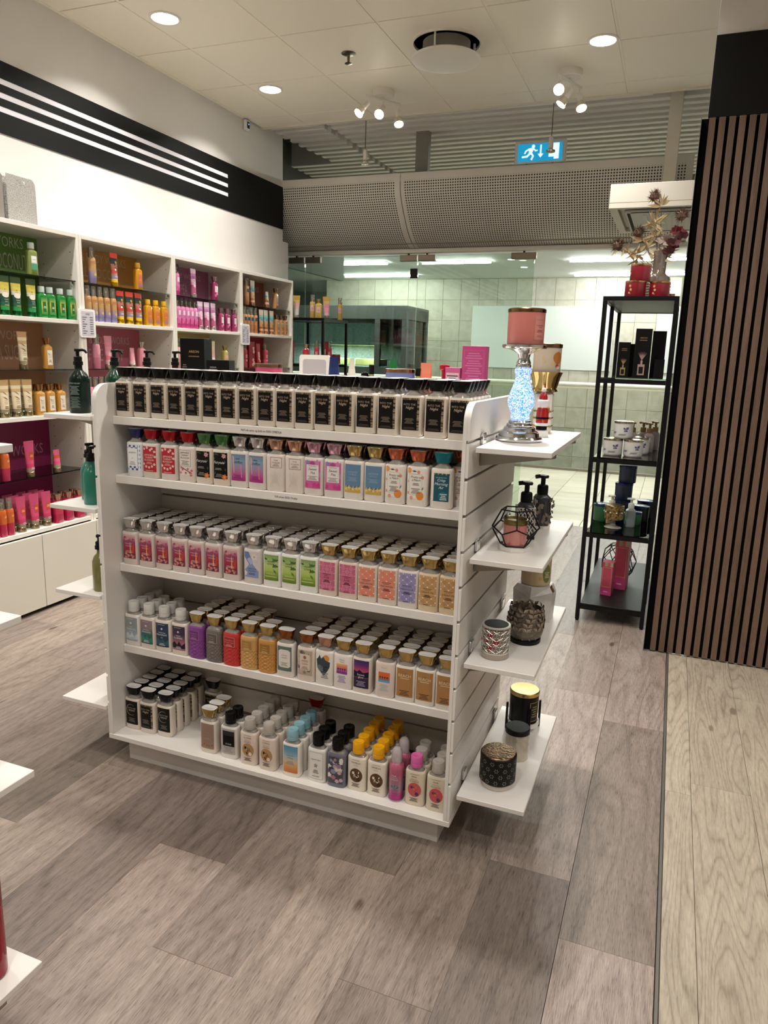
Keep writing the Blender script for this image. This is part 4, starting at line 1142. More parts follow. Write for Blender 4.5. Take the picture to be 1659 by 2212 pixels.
def d_vibes(sky, base, t, body_line):
    def f():
        l = L0(.018, .098); l.grad(sky, 0, -.72, .72, .38, .74); l.rect(-.72, .38, .72, .46, base, 1)
        for i in range(4): l.rect(-.5+.3*i, .44, -.47+.3*i, .56, '#3a2440', 2); l.flower(-.485+.3*i, .56, .13, '#3a2440', 2, 5)
        for i, x in enumerate(t): l.text(x, 0, .88-.085*i, .0072, '#b59a94' if len(t) > 1 else '#c9b4ac')
        l.lines(0, .05, .32, .55, body_line, 5)
        return l
    return f
design('vibes', 'gold-capped lotion bottle with small purple palm picture', '#e8e0da', 'gold', d_vibes(['#8a3f8f', '#c2608a', '#e8b04c'], '#7a3590', ['Happy', 'Vibes'], '#9a8ab0'))
design('pastel', 'gold-capped pink lotion bottle with small beach picture', '#e3d2c8', 'gold', d_vibes(['#5a9ac0', '#d8602c', '#d8703c'], '#5f9fc4', ['Beach'], '#b5c0c4'))
def d_sunset():
    l = L0(.018, .099); l.grad(['#221a3c', '#221a3c', '#221a3c', '#d8604c', '#a83a6a', '#5a2a70', '#3a2258']); l.poly([(-1, .4), (-1, .62), (-.5, .58), (-.2, .65), (.3, .56), (1, .62), (1, .4)], '#1c1630', 1)
    l.text('Sunset', 0, .45, .0092, '#e6d8d4', 2); l.text('glow', 0, .36, .0092, '#e6d8d4', 2); l.lines(0, .06, .26, .6, '#a89ab0', 4, 2)
    return l
design('sunset', 'gold-capped lotion bottle with dark purple sunset label', '#e0d4c4', 'gold', d_sunset)
def d_beach():
    l = L0(.018, .099, .0250); l.rect(-1, 0, 1, 1, '#b98a55', r=.3, me=.4); l.text('at the', 0, .82, .0058, '#5f6a58', 2, .3); l.text('BEACH', 0, .70, .0125, '#e6d3b0', 2, 0, 1.5); l.lines(0, .63, .67, .55, '#e6cfa8', 1); l.lines(0, .04, .24, .6, '#4a321c', 4)
    return l
design('beach', 'gold-capped lotion bottle with bronze foil label', '#e8e0d6', 'gold', d_beach)
def d_bronze():
    l = L0(.018, .099); l.rect(-1, 0, 1, 1, '#94796a'); 
    for i in range(10): l.leaf(-.9+.19*i, .06+.03*(i % 3), .4, .9+.2*(i % 4), '#c46a3c' if i % 2 else '#6a5040', 1)
    l.text('cactus', 0, .62, .0078, '#a89082', 2, .3); l.text('flower', 0, .52, .0078, '#a89082', 2, .3); l.lines(0, .36, .46, .5, '#a89082', 3)
    return l
design('bronzelab', 'gold-capped lotion bottle with brown wildflower label', '#ded2c4', 'gold', d_bronze)
def d_stone():
    l = L0(.018, .099); l.rect(-1, 0, 1, 1, '#b3aaa4'); l.rect(-.8, .32, .9, .92, '#060606', 1); l.rect(-.8, .74, .9, .92, '#2a2a2c', 2); l.text('STONE', .05, .38, .0070, '#d6d6d6', 2); l.lines(.0, .06, .28, .65, '#8f8884', 4)
    return l
design('stone', 'black-capped lotion bottle with grey and black label', '#e2dcd4', 'black', d_stone, flip=True)
def d_circ(t, cols, txtc):
    def f():
        l = L0(.012, .102, .0255); l.lines(0, .93, .95, .5, '#8a6a58', 1)
        for i, x in enumerate(t): l.text(x, 0, .83-.075*i, .0078 if i != 1 else .0045, txtc)
        l.ell(.05, .43, .8, .235, cols[0], 1, 26)
        random.seed(len(t[0]))
        for i in range(11):
            a = random.uniform(0, 6.3); r = random.uniform(.1, .5); l.leaf(.05+r*math.cos(a), .43+r*.3*math.sin(a), .38, random.uniform(0, 6.3), random.choice(cols[1:]), 2, .4)
        l.ell(-.3, .5, .16, .05, cols[1], 3); l.ell(.35, .30, .22, .065, cols[2], 3)
        l.lines(0, .03, .16, .5, '#4d3a2e', 4)
        return l
    return f
design('copper', 'clear-capped lotion bottle with brown coconut circle', '#dfcfc0', 'clear', d_circ(['COPPER', 'COCONUT', 'SANDS'], ['#b58a58', '#2f2a1c', '#e6ddcc', '#5a5a30', '#a8344c', '#3c3a20'], '#a06a48'), flip=True)
design('vanilla', 'yellow-capped lotion bottle with dark palm circle', '#e6dccb', 'yellow', d_circ(['VANILLA', 'coconut'], ['#5a3a1c', '#e6ddcc', '#3a1c10', '#2f4a28', '#c98a3c', '#4a6a38'], '#5a4030'), flip=True)
design('pineapple', 'pink-capped lotion bottle with coral pineapple circle', '#dccfb8', 'pink', d_circ(['PINK', 'PINEAPPLE', 'SUNRISE'], ['#c8585c', '#6a3a68', '#4a3a58', '#d87a4c', '#8a8a70', '#b0446a'], '#a8704c'), flip=True)
design('pineapple2', 'clear-capped lotion bottle with coral pineapple circle', '#d8ccb6', 'clear', d_circ(['PINK', 'PINEAPPLE', 'SUNRISE'], ['#c8505a', '#6a3a68', '#4a3a58', '#d8704c', '#8a8a70', '#b0446a'], '#a8704c'), flip=True)
def d_dream():
    l = L0(.016, .099); l.grad(['#c9703c', '#d89a5c', '#d8b890', '#a8bcc0', '#6d9cb4', '#5f90ac']); l.text('ENDLESS', 0, .62, .0066, '#5f7f90'); l.text('dream', 0, .53, .0078, '#a8544c', 2, .3); l.lines(0, .3, .44, .6, '#8a9aa0', 3)
    return l
design('dream', 'aqua-capped lotion bottle with beach sunset label', '#eae2d8', 'aqua', d_dream, flip=True)
def d_charm():
    l = L0(.010, .098); l.ring(-.95, .03, .98, .97, '#4a4848', .025); l.text('magnolia charm', 0, .70, .0056, '#2f2d2d', 2, .2)
    for a in (0.3, 1.1, 1.9, 2.7, 4.0, 5.2): l.leaf(0, .50, .3, a, '#4a4646', 2, .4)
    l.flower(0, .52, .2, '#a89aa4', 3, 5); l.lines(0, .22, .36, .4, '#6a6664', 3); l.lines(0, .1, .13, .5, '#4a4848', 1)
    return l
design('charm', 'black-capped white lotion bottle with sketched flower', '#e9e5de', 'black', d_charm, flip=True)
def d_floral():
    l = L0(.014, .095); l.rect(-1, 0, 1, 1, '#4a4858'); random.seed(12)
    for i in range(26): l.flower(random.uniform(-.85, .85), random.uniform(.06, .94), random.uniform(.25, .42), random.choice(('#d8ccc6', '#c2a8ac', '#e6dcd4', '#8a7f9c', '#b07884', '#3a3846', '#7c96b0')), 1+i*.1, 6)
    return l
design('floral', 'slate grey lotion bottle with crowded flower print', '#6c6a78', 'black', d_floral, flip=True)

EMPTY_N = [0]
_labmesh = {}
def bottle(key, x, y, z, label, rz=0.0, withlab=True, group=None):
    d = D[key]
    t = thing('lotion_bottle', label, 'bottle', (x, y, z), rz, group)
    def add(me, nm):
        o = bpy.data.objects.new(nm, me); COL.objects.link(o); o.parent = t; return o
    add(body_mesh(d['body'], d['quilt']), 'body')
    add(NECK, 'neck')
    add(cap_mesh(d['cap'], d['flip']), 'cap')
    if withlab and d['lab']:
        if key not in _labmesh:
            o = d['lab']().build(); _labmesh[key] = o.data; bpy.data.objects.remove(o)
        add(_labmesh[key], 'label')
    return t
CAPW = {'rosegold': 'rose-gold', 'pinksilver': 'pink', 'bronze': 'copper'}
def row(shelf, keys, xs, z, depths, y0=.0935, py=.0412, ys=None, labs=()):
    n = len(keys)
    for c in range(n):
        k = keys[c]; cap = CAPW.get(D[k]['cap'], D[k]['cap'])
        ya = ys[c] if ys else y0
        for j in range(depths[c]):
            if j == 0: lab = '%s, %s from left, %s shelf front' % (D[k]['desc'], ORD[c+1], shelf)
            else: lab = '%s-capped lotion bottle, %s deep behind %s front bottle from left on %s shelf' % (cap, ORD[j+1], ORD[c+1], shelf)
            kk = k
            if k == 'pineapple' and j: kk = 'pineapple2'
            if k == 'night' and shelf == 'bottom' or k == 'moon': kk = k if j == 0 else 'night'
            bottle(kk, xs[c]+random.uniform(-.0012, .0012)*(j > 0), ya+py*j, z+.0003, lab, random.uniform(-.04, .04) if shelf != 'top' else random.uniform(-.015, .015), withlab=(j == 0 or (shelf == 'bottom' and c == 2)), group='lotion bottles on the %s shelf' % shelf)
random.seed(21)
R1 = [-1.179, -1.109, -1.041, -.975, -.910, -.845, -.780, -.715, -.649, -.586, -.523, -.459, -.394, -.328, -.261, -.191, -.1215, -.0535]
row('top', ['night']*18, R1, SH[0], [3]*15+[4, 5, 6], y0=.0935)
R2 = [-1.143, -1.080, -1.008, -.938, -.874, -.810, -.746, -.682, -.618, -.554, -.490, -.424, -.360, -.296, -.232, -.166, -.095]
row('second', ['gingham', 'jred', 'jred', 'jwhite', 'fairy', 'fairy', 'chiffon', 'chiffon', 'wonder', 'wonder', 'pea', 'pea', 'citrus', 'citrus', 'peach', 'peach', 'crisp'], R2, SH[1], [1]+[2]*13+[3, 3, 1])
bottle('peach', -.052, .150, SH[1]+.0003, 'copper-capped lotion bottle half hidden at right end of second shelf')
R3 = [-1.178, -1.111, -1.043, -.977, -.913, -.847, -.779, -.701, -.631, -.567, -.503, -.438, -.372, -.309, -.245, -.182, -.119, -.056]
row('third', ['twilight']*7+['million']+['wcitrus']*3+['rose']*2+['macaron']*2+['meringue']+['cream']*2, R3, SH[2], [5]*7+[4]+[5]*10)
R4 = [-1.1835, -1.1195, -1.0555, -.988, -.922, -.853, -.786, -.720, -.653, -.584, -.510, -.446, -.383, -.319, -.244, -.179, -.1165, -.0535]
row('fourth', ['snow', 'snuggles', 'midnight', 'flurries', 'qpurple', 'qgrey', 'qred', 'qgold1', 'qgold2', 'oval', 'chai', 'sky', 'vibes', 'sunset', 'pastel', 'beach', 'beach', 'beach'], R4, SH[3], [4, 3, 3, 1, 5, 5, 4, 4, 2, 1, 5, 5, 5, 5, 5, 5, 5, 5])
R5 = [-1.1835, -1.117, -1.049, -.850, -.768, -.690, -.618, -.531, -.444, -.377, -.311, -.244, -.122, -.0535]
Y5 = [.075, .071, .077, .049, .048, .042, .038, .038, .044, .044, .052, .051, .053, .050]
row('bottom', ['moon', 'night', 'moon', 'bronzelab', 'stone', 'copper', 'copper', 'dream', 'charm', 'floral', 'vanilla', 'vanilla', 'pineapple', 'pineapple2'], R5, .108, [5, 5, 5, 3, 2, 5, 5, 4, 3, 3, 5, 5, 3, 3], ys=Y5, py=.0415)
bottle('night', -.962, .232, .1083, 'black-capped lotion bottle facing out behind black group on bottom shelf')
bottle('jwhite', -.56, .262, .1083, 'lotion bottle standing at the very back of the bottom shelf')
# foam cans
for j, lab in enumerate(('pink foam spray can with clear dome cap on bottom shelf front', 'second pink foam spray can standing behind the front one')):
    t = thing('foam_can', lab, 'spray can', (-.184, .050+.062*j, .1083), group='pink foam cans')
    MB().lathe([(.021, 0), (.0225, .002), (.0225, .004)], 28).build('base_rim', mat('#c9c4c4', .2, 1), t)
    w = MB(); zz = [.0042+.0085*i for i in range(15)]
    cols = ['#a8327a', '#b03c80', '#b55088', '#b46a8c', '#a88494', '#a08c96', '#b08494', '#b87c90', '#bc748c', '#c06c88', '#c46a86', '#c66a86', '#c86c88', '#c86c88']
    w.lathe([(.0222, z) for z in zz[:-2]]+[(.0205, zz[-2]+.002), (.0150, zz[-1])], 28, ms=list(range(14)))
    w.build('can_body', [mat(c, .3, .35) for c in cols], t)
    l = Lab(.0224, .0224, 2, .018, .01, .115)
    for a in range(7): l.leaf(.1, .30, .95, .2+.42*a, '#9c2a6c' if a % 2 else '#5fa09c', 1, .3)
    l.text('PINK', 0, .70, .0075, '#e6d3da'); l.text('PINEAPPLE', 0, .65, .0045, '#e6d3da'); l.text('SUNRISE', 0, .58, .0068, '#e6d3da'); l.ell(0, .84, .12, .035, '#b5843c')
    l.build('print', t)
    MB().lathe([(.0152, .1235), (.0165, .128), (.0165, .150), (.0145, .162), (.010, .168), (.003, .170)], 24).build('dome_cap', glass('dome_cap', '#fff6f6', 1.4, .2, '#e0d3d6', .55), t)
# ------------------------------------------------------------------ products in the wall cabinets
def P_mist(body, low=None, band=None, cap='#e9e4de'):
    """tall fragrance mist with clear cap over a pump; ring colours bottom to top"""
    p = proto('body_mist'); COL.objects.link(p)
    bm = MB().lathe([(.0215, 0), (.0225, .002), (.0225, .065), (.0225, .1), (.0225, .132), (.0190, .140)], 18, ms=[0, 0, 1, 1, 1])
    bm.build('body', [mat(low or body, .2, coat=.4), mat(body, .2, coat=.4)], p)
    MB().lathe([(.0165, .1405), (.0165, .150)], 14).build('collar', mat('#c9b48a', .2, 1), p)
    MB().lathe([(.006, .150), (.006, .168), (.009, .169), (.009, .178)], 12).build('pump', mat('#cdbf9c', .25, .8), p)
    MB().lathe([(.0172, .1425), (.0172, .192), (.015, .197)], 18).build('clear_cap', glass('mist_cap_'+body[1:], '#f6f3ee', 1.45, .02, cap, .12), p)
    if band:
        l = Lab(.0227, .0227, 2, .018, .03, .12)
        for b in band: l.__getattribute__(b[0])(*b[1:])
        l.build('label', p)
    return p
def P_tube(cols, cap, band=None, h=.190, w=.0325):
    """squeeze tube standing on its cap, flat crimp at the top"""
    p = proto('cream_tube'); COL.objects.link(p)
    n = len(cols); loops = []; ms = []
    zs = [.026+(h-.012-.026)*i/(n) for i in range(n+1)]
    for z in zs:
        f = (z-.026)/(h-.026)
        loops.append(sup(.0215+(w-.0215)*f, max(.0175*(1-f), .0016), 2.0+1.2*f, 22, z))
    loops.append(sup(w, .0014, 4, 22, h))
    MB().loft(loops, ms=list(range(n))+[n-1]).build('tube', [mat(c, .3, .0) for c in cols], p)
    MB().lathe([(.0205, 0), (.0212, .002), (.0215, .024), (.0195, .0258)], 22).build('cap', mat(cap, .2, .8), p)
    if band:
        l = Lab(.0270, .0165, 2.2, .0215, .03, h-.05, .0006)
        # label follows the tapering face
        zf = lambda z: max(.0175*(1-(z-.026)/(h-.026)), .0016)
        for b in band: l.__getattribute__(b[0])(*b[1:])
        l.w.v = [(x, y*zf(z)/.0165-.0005, z) for x, y, z in l.w.v]
        l.build('label', p)
    return p
def P_gel(body, cap, lab, flare=True, capc=None, low=None):
    """square-shouldered shower gel bottle"""
    p = proto('gel_bottle'); COL.objects.link(p)
    k = 24
    L = [sup(.026, .0165, 4, k, 0), sup(.0285, .0185, 4, k, .003), sup(.0285, .0185, 4, k, .05), sup(.0285, .0185, 4, k, .112), sup(.027, .0175, 3.6, k, .118), sup(.0135, .0125, 2.2, k, .127), sup(.012, .012, 2, k, .134)]
    MB().loft(L, ms=[0, 0, 1, 1, 1, 1, 1]).build('body', [mat(low or body, .12, coat=.5), mat(body, .12, coat=.5)], p)
    if flare:
        L = [sup(.0145, .0130, 3, 20, .1305), sup(.0215, .0172, 3, 20, .160), sup(.0215, .0172, 3, 20, .163)]
        MB().loft(L).build('cap', capc or mat(cap, .14, .9), p)
    else:
        MB().lathe([(.0150, .1285), (.0165, .130), (.0165, .158), (.0155, .160)], 20).build('cap', capc or mat(cap, .35), p)
    l = Lab(.0286, .0186, 4, .019, .018, .104)
    for b in lab: l.__getattribute__(b[0])(*b[1:])
    l.build('label', p)
    return p
FACE = math.pi/2       # the cabinet goods face into the room (+X)
_used = set()
def put(p, x, y, z, rz, label, cat, group):
    if p.name not in _used: _used.add(p.name); o = p
    else: o = dup(p)
    o.location = (x, y, z+.0004); o.rotation_euler = (0, 0, rz)
    return tag(o, label, cat, group)
SIDES = 'from left'
def line(p, ys, z, desc, where, cat, x=XF-.036, n0=0, rows=1, jit=.05):
    for i, y in enumerate(ys):
        for r in range(rows):
            lab = desc+', '+(ORD[i+1+n0]+' from left ' if len(ys)+n0 > 1 else '')+where if r == 0 else desc.split(' with ')[0]+' in %s row, %s from left ' % (ORD[r+1], ORD[i+1+n0])+where
            put(p, x-.045*r, y, z, FACE+random.uniform(-jit, jit), lab, cat, 'products in the wall cabinets')
ZG = {k: v for k, v in GV.items()}; ZL = LV
random.seed(31)
# green compartment
gel_g = P_gel('#1d7a33', '#d9dcd6', [('grad', ['#2f8a3c', '#a8a83c', '#c8b84c', '#2f8a3c'], 0), ('rect', -.55, .15, .55, .75, '#1f6a34', 1), ('lines', .1, .35, .5, .4, '#e6ecd6', 2, 2)], flare=False, capc=glass('pale_cap', '#ffffff', 1.4, .3, '#cdd6cf', .8))
gel_gc = P_gel('#7f8a4c', '#d9dcd6', [('rect', -.9, .1, .9, .9, '#a8bca8', 0), ('rect', -.8, .5, .8, .88, '#ece8e0', 1), ('rect', -.9, .1, .9, .45, '#4c9a78', 1), ('text', 'WARM', 0, .66, .006, '#3c443c', 2)], flare=False, capc=glass('pale_cap2', '#ffffff', 1.4, .3, '#cdd6cf', .8))
tub_g = P_tube(['#2c8a48', '#2a5a48', '#28483c', '#28483c', '#d8cdb8', '#d6c260', '#cfb84c', '#3a4a30'], '#1d6a38', [('flower', 0, .86, .6, '#dcc85a', 1, 5, '#8a7a2c'), ('flower', -.5, .98, .5, '#dcc85a', 1, 5), ('ell', 0, .62, .9, .12, '#e0d6c2', 1), ('text', 'WARM', 0, .40, .007, '#d9d6c2', 2), ('text', 'BODY', 0, .31, .006, '#d9d6c2', 2), ('lines', 0, .14, .2, .6, '#b8a058', 1, 2)])
W0 = 'under green back panel'
line(gel_gc, [1.165], ZG['A'], 'clear shower gel bottle with pale cap on glass shelf', 'by green back panel', 'bottle')
line(tub_g, [.981, 1.052, 1.147], ZL['A'], 'green cream tube with yellow flowers', W0, 'tube', rows=1)
line(gel_g, [1.214, 1.270, 1.341, 1.413], ZL['A'], 'bright green shower gel bottle with pale cap', W0, 'bottle')
# orange compartment
mis_o = P_mist('#b88a5a', '#8a7fa8', [('grad', ['#7f78a8', '#a8908c', '#c09a5c', '#b07a4c'], 0), ('flower', .1, .22, .6, '#d8b45c', 1, 6), ('text', 'WARM', .2, .76, .006, '#efe3d0', 2)])
tub_o = P_tube(['#e0b82c', '#8a7fa0', '#a8786c', '#c0443c', '#c0685c', '#b87868', '#3c4a48', '#2f3a3c', '#d8483c'], '#d6a81c', [('rect', -1, .42, 1, .5, '#c23c38', 1), ('ell', .3, .62, .5, .09, '#4a1c1c', 2), ('ell', .1, .6, .35, .06, '#e6ddd0', 3), ('leaf', -.3, .8, .9, .8, '#24343c', 2), ('leaf', .2, .9, .8, 2.4, '#1c2c2c', 2), ('flower', .5, .98, .5, '#d8a838', 2, 5), ('text', 'WARM', .2, .36, .0065, '#efe6dc', 3), ('lines', .1, .2, .3, .6, '#d8cdd0', 2, 3)])
gel_o = P_gel('#c98a1c', '#e6b01c', [('grad', ['#8a6a98', '#d8703c', '#d8703c', '#e09a4c'], 0), ('ring', -.5, .15, .5, .8, '#b5742c', .1, 1), ('text', 'WARM', 0, .45, .006, '#f0dcc0', 2)], flare=False, capc=mat('#e2a818', .3))
W1 = 'by orange back panel'
line(mis_o, [1.591], ZG['A'], 'amber body mist on the glass shelf', W1, 'bottle'); line(tub_o, [1.769], ZG['A'], 'cherry print cream tube on the glass shelf', W1, 'tube'); line(gel_o, [1.976], ZG['A'], 'orange gel bottle with yellow cap on the glass shelf', W1, 'bottle')
W1 = 'below orange back panel'
line(mis_o, [1.540, 1.588, 1.636, 1.690, 1.745], ZL['A'], 'amber body mist with clear cap', W1, 'bottle'); line(tub_o, [1.808, 1.890, 1.971], ZL['A'], 'cherry print cream tube with yellow cap', W1, 'tube'); line(gel_o, [2.058, 2.135, 2.215], ZL['A'], 'orange gel bottle with yellow cap', W1, 'bottle')
# purple compartment
pk = [('flower', -.4, .2, .7, '#d85a98', 1, 6), ('flower', .4, .35, .7, '#e08ab8', 1, 6), ('flower', 0, .05, .7, '#c83c80', 1, 6)]
mis_p = P_mist('#d67fae', '#c23c84', [('rect', -.9, 0, .9, 1, '#d673a8', 0)]+pk+[('rect', -.6, .62, .7, .95, '#e6dce4', 2), ('flower', 0, .5, .5, '#a878b8', 1, 5)], cap='#5f5560')
tub_p = P_tube(['#b0587c', '#b0587c', '#a84a74', '#d8a0c0', '#e3b8d0', '#d673a8', '#d08ab8', '#e6c3d8'], '#c9b8b4', [('flower', 0, .45, .8, '#e6b3cc', 1, 6), ('flower', .4, .9, .7, '#d65a98', 1, 6), ('flower', -.4, .95, .6, '#8a78b0', 1, 6), ('rect', -.3, .6, .7, .85, '#ece4e6', 2), ('lines', .2, .64, .8, .3, '#8a5a70', 2, 3)])
gel_p = P_gel('#8f2f58', '#b58a94', [('rect', -.8, .45, .8, .95, '#e6dcd8', 0)]+pk[:2]+[('text', 'Sweet', 0, .75, .006, '#6a3048', 2, .3), ('text', 'Pea', 0, .62, .006, '#6a3048', 2, .3)])
W2 = 'by purple back panel'
line(mis_p, [2.353], ZG['A'], 'pink body mist on the glass shelf', W2, 'bottle'); line(tub_p, [2.542], ZG['A'], 'pink petal cream tube on the glass shelf', W2, 'tube'); line(gel_p, [2.791], ZG['A'], 'plum gel bottle on the glass shelf', W2, 'bottle')
W2 = 'below purple back panel'
line(mis_p, [2.358, 2.406, 2.453, 2.499, 2.546], ZL['A'], 'pink body mist with dark pump', W2, 'bottle'); line(tub_p, [2.613, 2.692, 2.770], ZL['A'], 'pink petal cream tube', W2, 'tube'); line(gel_p, [2.865, 2.945, 3.035], ZL['A'], 'plum gel bottle with silver cap', W2, 'bottle')
# beach compartment
mis_b = P_mist('#b5845c', '#b07848', [('rect', -.9, .72, .9, 1, '#1f4a5c', 0), ('leaf', 0, .3, .9, 1.3, '#7a3f28', 1), ('ell', .2, .55, .2, .03, '#2c1c14', 1)])
tub_b = P_tube(['#d8a088', '#8a5a3c', '#c08a5c', '#c0905f', '#c49a6c', '#b8bcb4', '#6fb0c0', '#9cc8cc', '#e3cdb8', '#e6d6c6'], '#c9946c', [('ell', 0, .74, .9, .06, '#4f98b0', 1), ('lines', .1, .3, .45, .5, '#5a3a28', 3, 2)])
tub_bs = P_tube(['#d8a088', '#8a5a3c', '#c08a5c', '#7fb4bc', '#e3cdb8'], '#c9946c', [('lines', 0, .3, .5, .5, '#5a3a28', 3, 2)], h=.125, w=.021)
gel_b = P_gel('#b58458', '#a8846c', [('rect', -.9, .1, .9, .9, '#c9996c', 0), ('ell', 0, .8, .85, .1, '#7fb0b8', 1), ('rect', -.9, .86, .9, .98, '#e3c9b4', 1), ('lines', 0, .3, .55, .5, '#4a3020', 3, 2)])
W3 = 'in last cabinet'
line(mis_b, [3.218], ZG['A'], 'tan body mist on the glass shelf', W3, 'bottle'); line(tub_b, [3.306], ZG['A'], 'tan beach cream tube on the glass shelf', W3, 'tube'); line(tub_bs, [3.526], ZG['A'], 'short beach cream tube on the glass shelf', W3, 'tube'); line(gel_b, [3.665], ZG['A'], 'tan gel bottle on the glass shelf', W3, 'bottle')
line(mis_b, [3.185, 3.232, 3.282, 3.340], ZL['A'], 'tan body mist with dark blue band', W3, 'bottle'); line(tub_b, [3.437, 3.510, 3.599], ZL['A'], 'tan beach cream tube', W3, 'tube'); line(gel_b, [3.685, 3.757, 3.828], ZL['A'], 'tan gel bottle with brown cap', W3, 'bottle')
# tan compartment
tub_t = P_tube(['#8a7f62', '#d9c8a8', '#e0cfae', '#e0cfae', '#e0cdaa', '#e3d3b4', '#c9a87c', '#e0cba8', '#b8905f'], '#8f8464', [('leaf', -.8, .72, 1.8, -.5, '#4a3428', 1, .12), ('leaf', -.8, .95, 1.8, -.6, '#8a5f3c', 1, .12), ('text', 'WARM', 0, .52, .0062, '#4a3424', 2), ('text', 'VANILLA', 0, .44, .0062, '#4a3424', 2), ('text', 'SUGAR', 0, .36, .0062, '#4a3424', 2), ('lines', 0, .14, .28, .6, '#6a5038', 2, 2)])
gel_t = P_gel('#b8843c', '#a8764c', [('rect', -.9, .05, .9, .95, '#e3d9c6', 0), ('leaf', -.9, .8, 1.2, -.7, '#6a5040', 1, .15), ('leaf', .9, .1, 1.0, 2.4, '#c9a87c', 1, .2), ('text', 'WARM', 0, .68, .0055, '#4a4034', 2), ('text', 'VANILLA', 0, .58, .0055, '#4a4034', 2), ('text', 'SUGAR', 0, .48, .0055, '#4a4034', 2), ('lines', 0, .2, .38, .5, '#7a6c5a', 3, 2)])
W4 = 'by tan back panel'
line(tub_t, [1.068], ZG['B'], 'cream swirl tube on the glass shelf', W4, 'tube'); line(gel_t, [1.227], ZG['B'], 'amber gel bottle on the glass shelf', W4, 'bottle')
W4 = 'below tan back panel'
line(tub_t, [.933, 1.006, 1.079], ZL['B'], 'cream swirl tube with olive cap', W4, 'tube', rows=2); line(gel_t, [1.157, 1.226, 1.300], ZL['B'], 'amber gel bottle with copper cap', W4, 'bottle', rows=2)
# pink compartment
mis_k = P_mist('#d88a9c', '#c9788c', [('ell', 0, .8, .8, .25, '#e3a0ac', 0)]); tub_k = P_tube(['#c9a8a4', '#c86878', '#d08894', '#c87f8c', '#c0707f', '#b86a78'], '#c9b4a4', [('lines', 0, .4, .6, .5, '#e6c3c6', 3, 1)])
tub_ks = P_tube(['#c9a8a4', '#d88a98', '#d88a98', '#c87f8c'], '#b5a48a', None, h=.125, w=.021); gel_k = P_gel('#c87a84', '#c9b8a4', [('rect', -.8, .2, .8, .8, '#d8949c', 0), ('lines', 0, .4, .6, .5, '#f0d8da', 3, 1)])
W5 = 'by pink back panel'
line(mis_k, [1.590], ZG['B'], 'rose body mist on the glass shelf', W5, 'bottle'); line(tub_k, [1.688], ZG['B'], 'rose cream tube on the glass shelf', W5, 'tube'); line(tub_ks, [1.895], ZG['B'], 'short rose cream tube on the glass shelf', W5, 'tube'); line(gel_k, [1.981], ZG['B'], 'rose gel bottle on the glass shelf', W5, 'bottle')
line(mis_k, [1.519, 1.567, 1.615, 1.663], ZL['B'], 'rose body mist with gold pump', 'below pink back panel', 'bottle')
# ochre and red compartments
tub_c = P_tube(['#c9b48a', '#e3d6c6', '#e0c9c0', '#d8a8a4', '#d6b8a0', '#cdb88c'], '#c9b48a', [('rect', -.7, .4, .7, .7, '#d8a0a0', 1)]); gel_c = P_gel('#b5a45c', '#c2a868', [('rect', -.9, .2, .9, .85, '#d9a8a0', 0), ('lines', 0, .4, .6, .5, '#a06a68', 3, 1)])
line(tub_c, [2.753], ZG['B'], 'pale blush cream tube on the glass shelf', 'by ochre back panel', 'tube'); line(gel_c, [2.912], ZG['B'], 'yellow gel bottle with blush label', 'by ochre back panel', 'bottle')
mis_c = P_mist('#d8a8a0', '#c9988c', None); line(mis_c, [2.345], ZG['B'], 'blush body mist half hidden behind black perfume box', 'by ochre panel', 'bottle')
tub_r = P_tube(['#a01822', '#b01c28', '#b01c28', '#b82430', '#a81c26', '#a01822'], '#8a141c', [('flower', .3, .2, .6, '#e6d3cc', 1, 5), ('flower', -.3, .35, .5, '#e0c3bc', 1, 5), ('rect', -.6, .45, .6, .85, '#c9b4a8', 1)]); mis_r = P_mist('#b03a48', '#b8505c', [('flower', 0, .3, .6, '#e0b8b4', 1, 5), ('rect', -.6, .5, .6, .8, '#c98a8c', 1)])
W6 = 'by red back panel'
line(mis_r, [3.183, 3.493], ZG['B'], 'red body mist on the glass shelf', W6, 'bottle'); line(tub_r, [3.385], ZG['B'], 'red blossom cream tube on the glass shelf', W6, 'tube')
t = thing('gift_box', 'flat red box with white blossoms by red back panel', 'box', (XF-.05, 3.285, ZG['B']+.0004))
MB().box(-.02, -.042, 0, .02, .042, .20, b=.001).build('carton', mat('#8e1420', .4), t)
l = Lab(1, .0201, 2, .042, 0, .2); 
for u, v in ((.5, .75), (.6, .62), (.4, .3), (.7, .18), (.3, .12)): l.flower(u, v, .4, '#e6c3bc', 1, 5, '#b8606a')
l.build('blossom_print', t).rotation_euler = (0, 0, FACE)
# magenta compartment
tub_m = P_tube(['#8f7f68', '#c23c64', '#d04a70', '#d04a70', '#cc4a70', '#c84870', '#c44a70'], '#8f7f62', [('rect', -.3, .55, .95, .92, '#b84a28', 1), ('lines', .3, .68, .8, .5, '#e0a878', 2, 2), ('lines', .3, .08, .2, .6, '#e6a8b8', 2, 2)])
tub_ms = P_tube(['#8f7f68', '#d04a78', '#d85a80', '#c8502c', '#d85a80'], '#8f7f62', None, h=.125, w=.021)
mis_m = P_mist('#c9602c', '#b8264c', [('rect', -.9, .42, .9, 1, '#c9642c', 0), ('lines', .3, .75, .88, .5, '#f0c8a0', 3, 1)]); gel_m = P_gel('#c02c50', '#c9a88a', [('rect', -.7, .6, .7, .95, '#b84a28', 0)], low='#b02048')
W7 = 'by magenta back panel'
line(mis_m, [.905], ZG['C'], 'orange and red body mist on the glass shelf', W7, 'bottle'); line(tub_m, [1.062], ZG['C'], 'tall pink cream tube on the glass shelf', W7, 'tube'); line(tub_ms, [1.245], ZG['C'], 'short pink cream tube on the glass shelf', W7, 'tube')
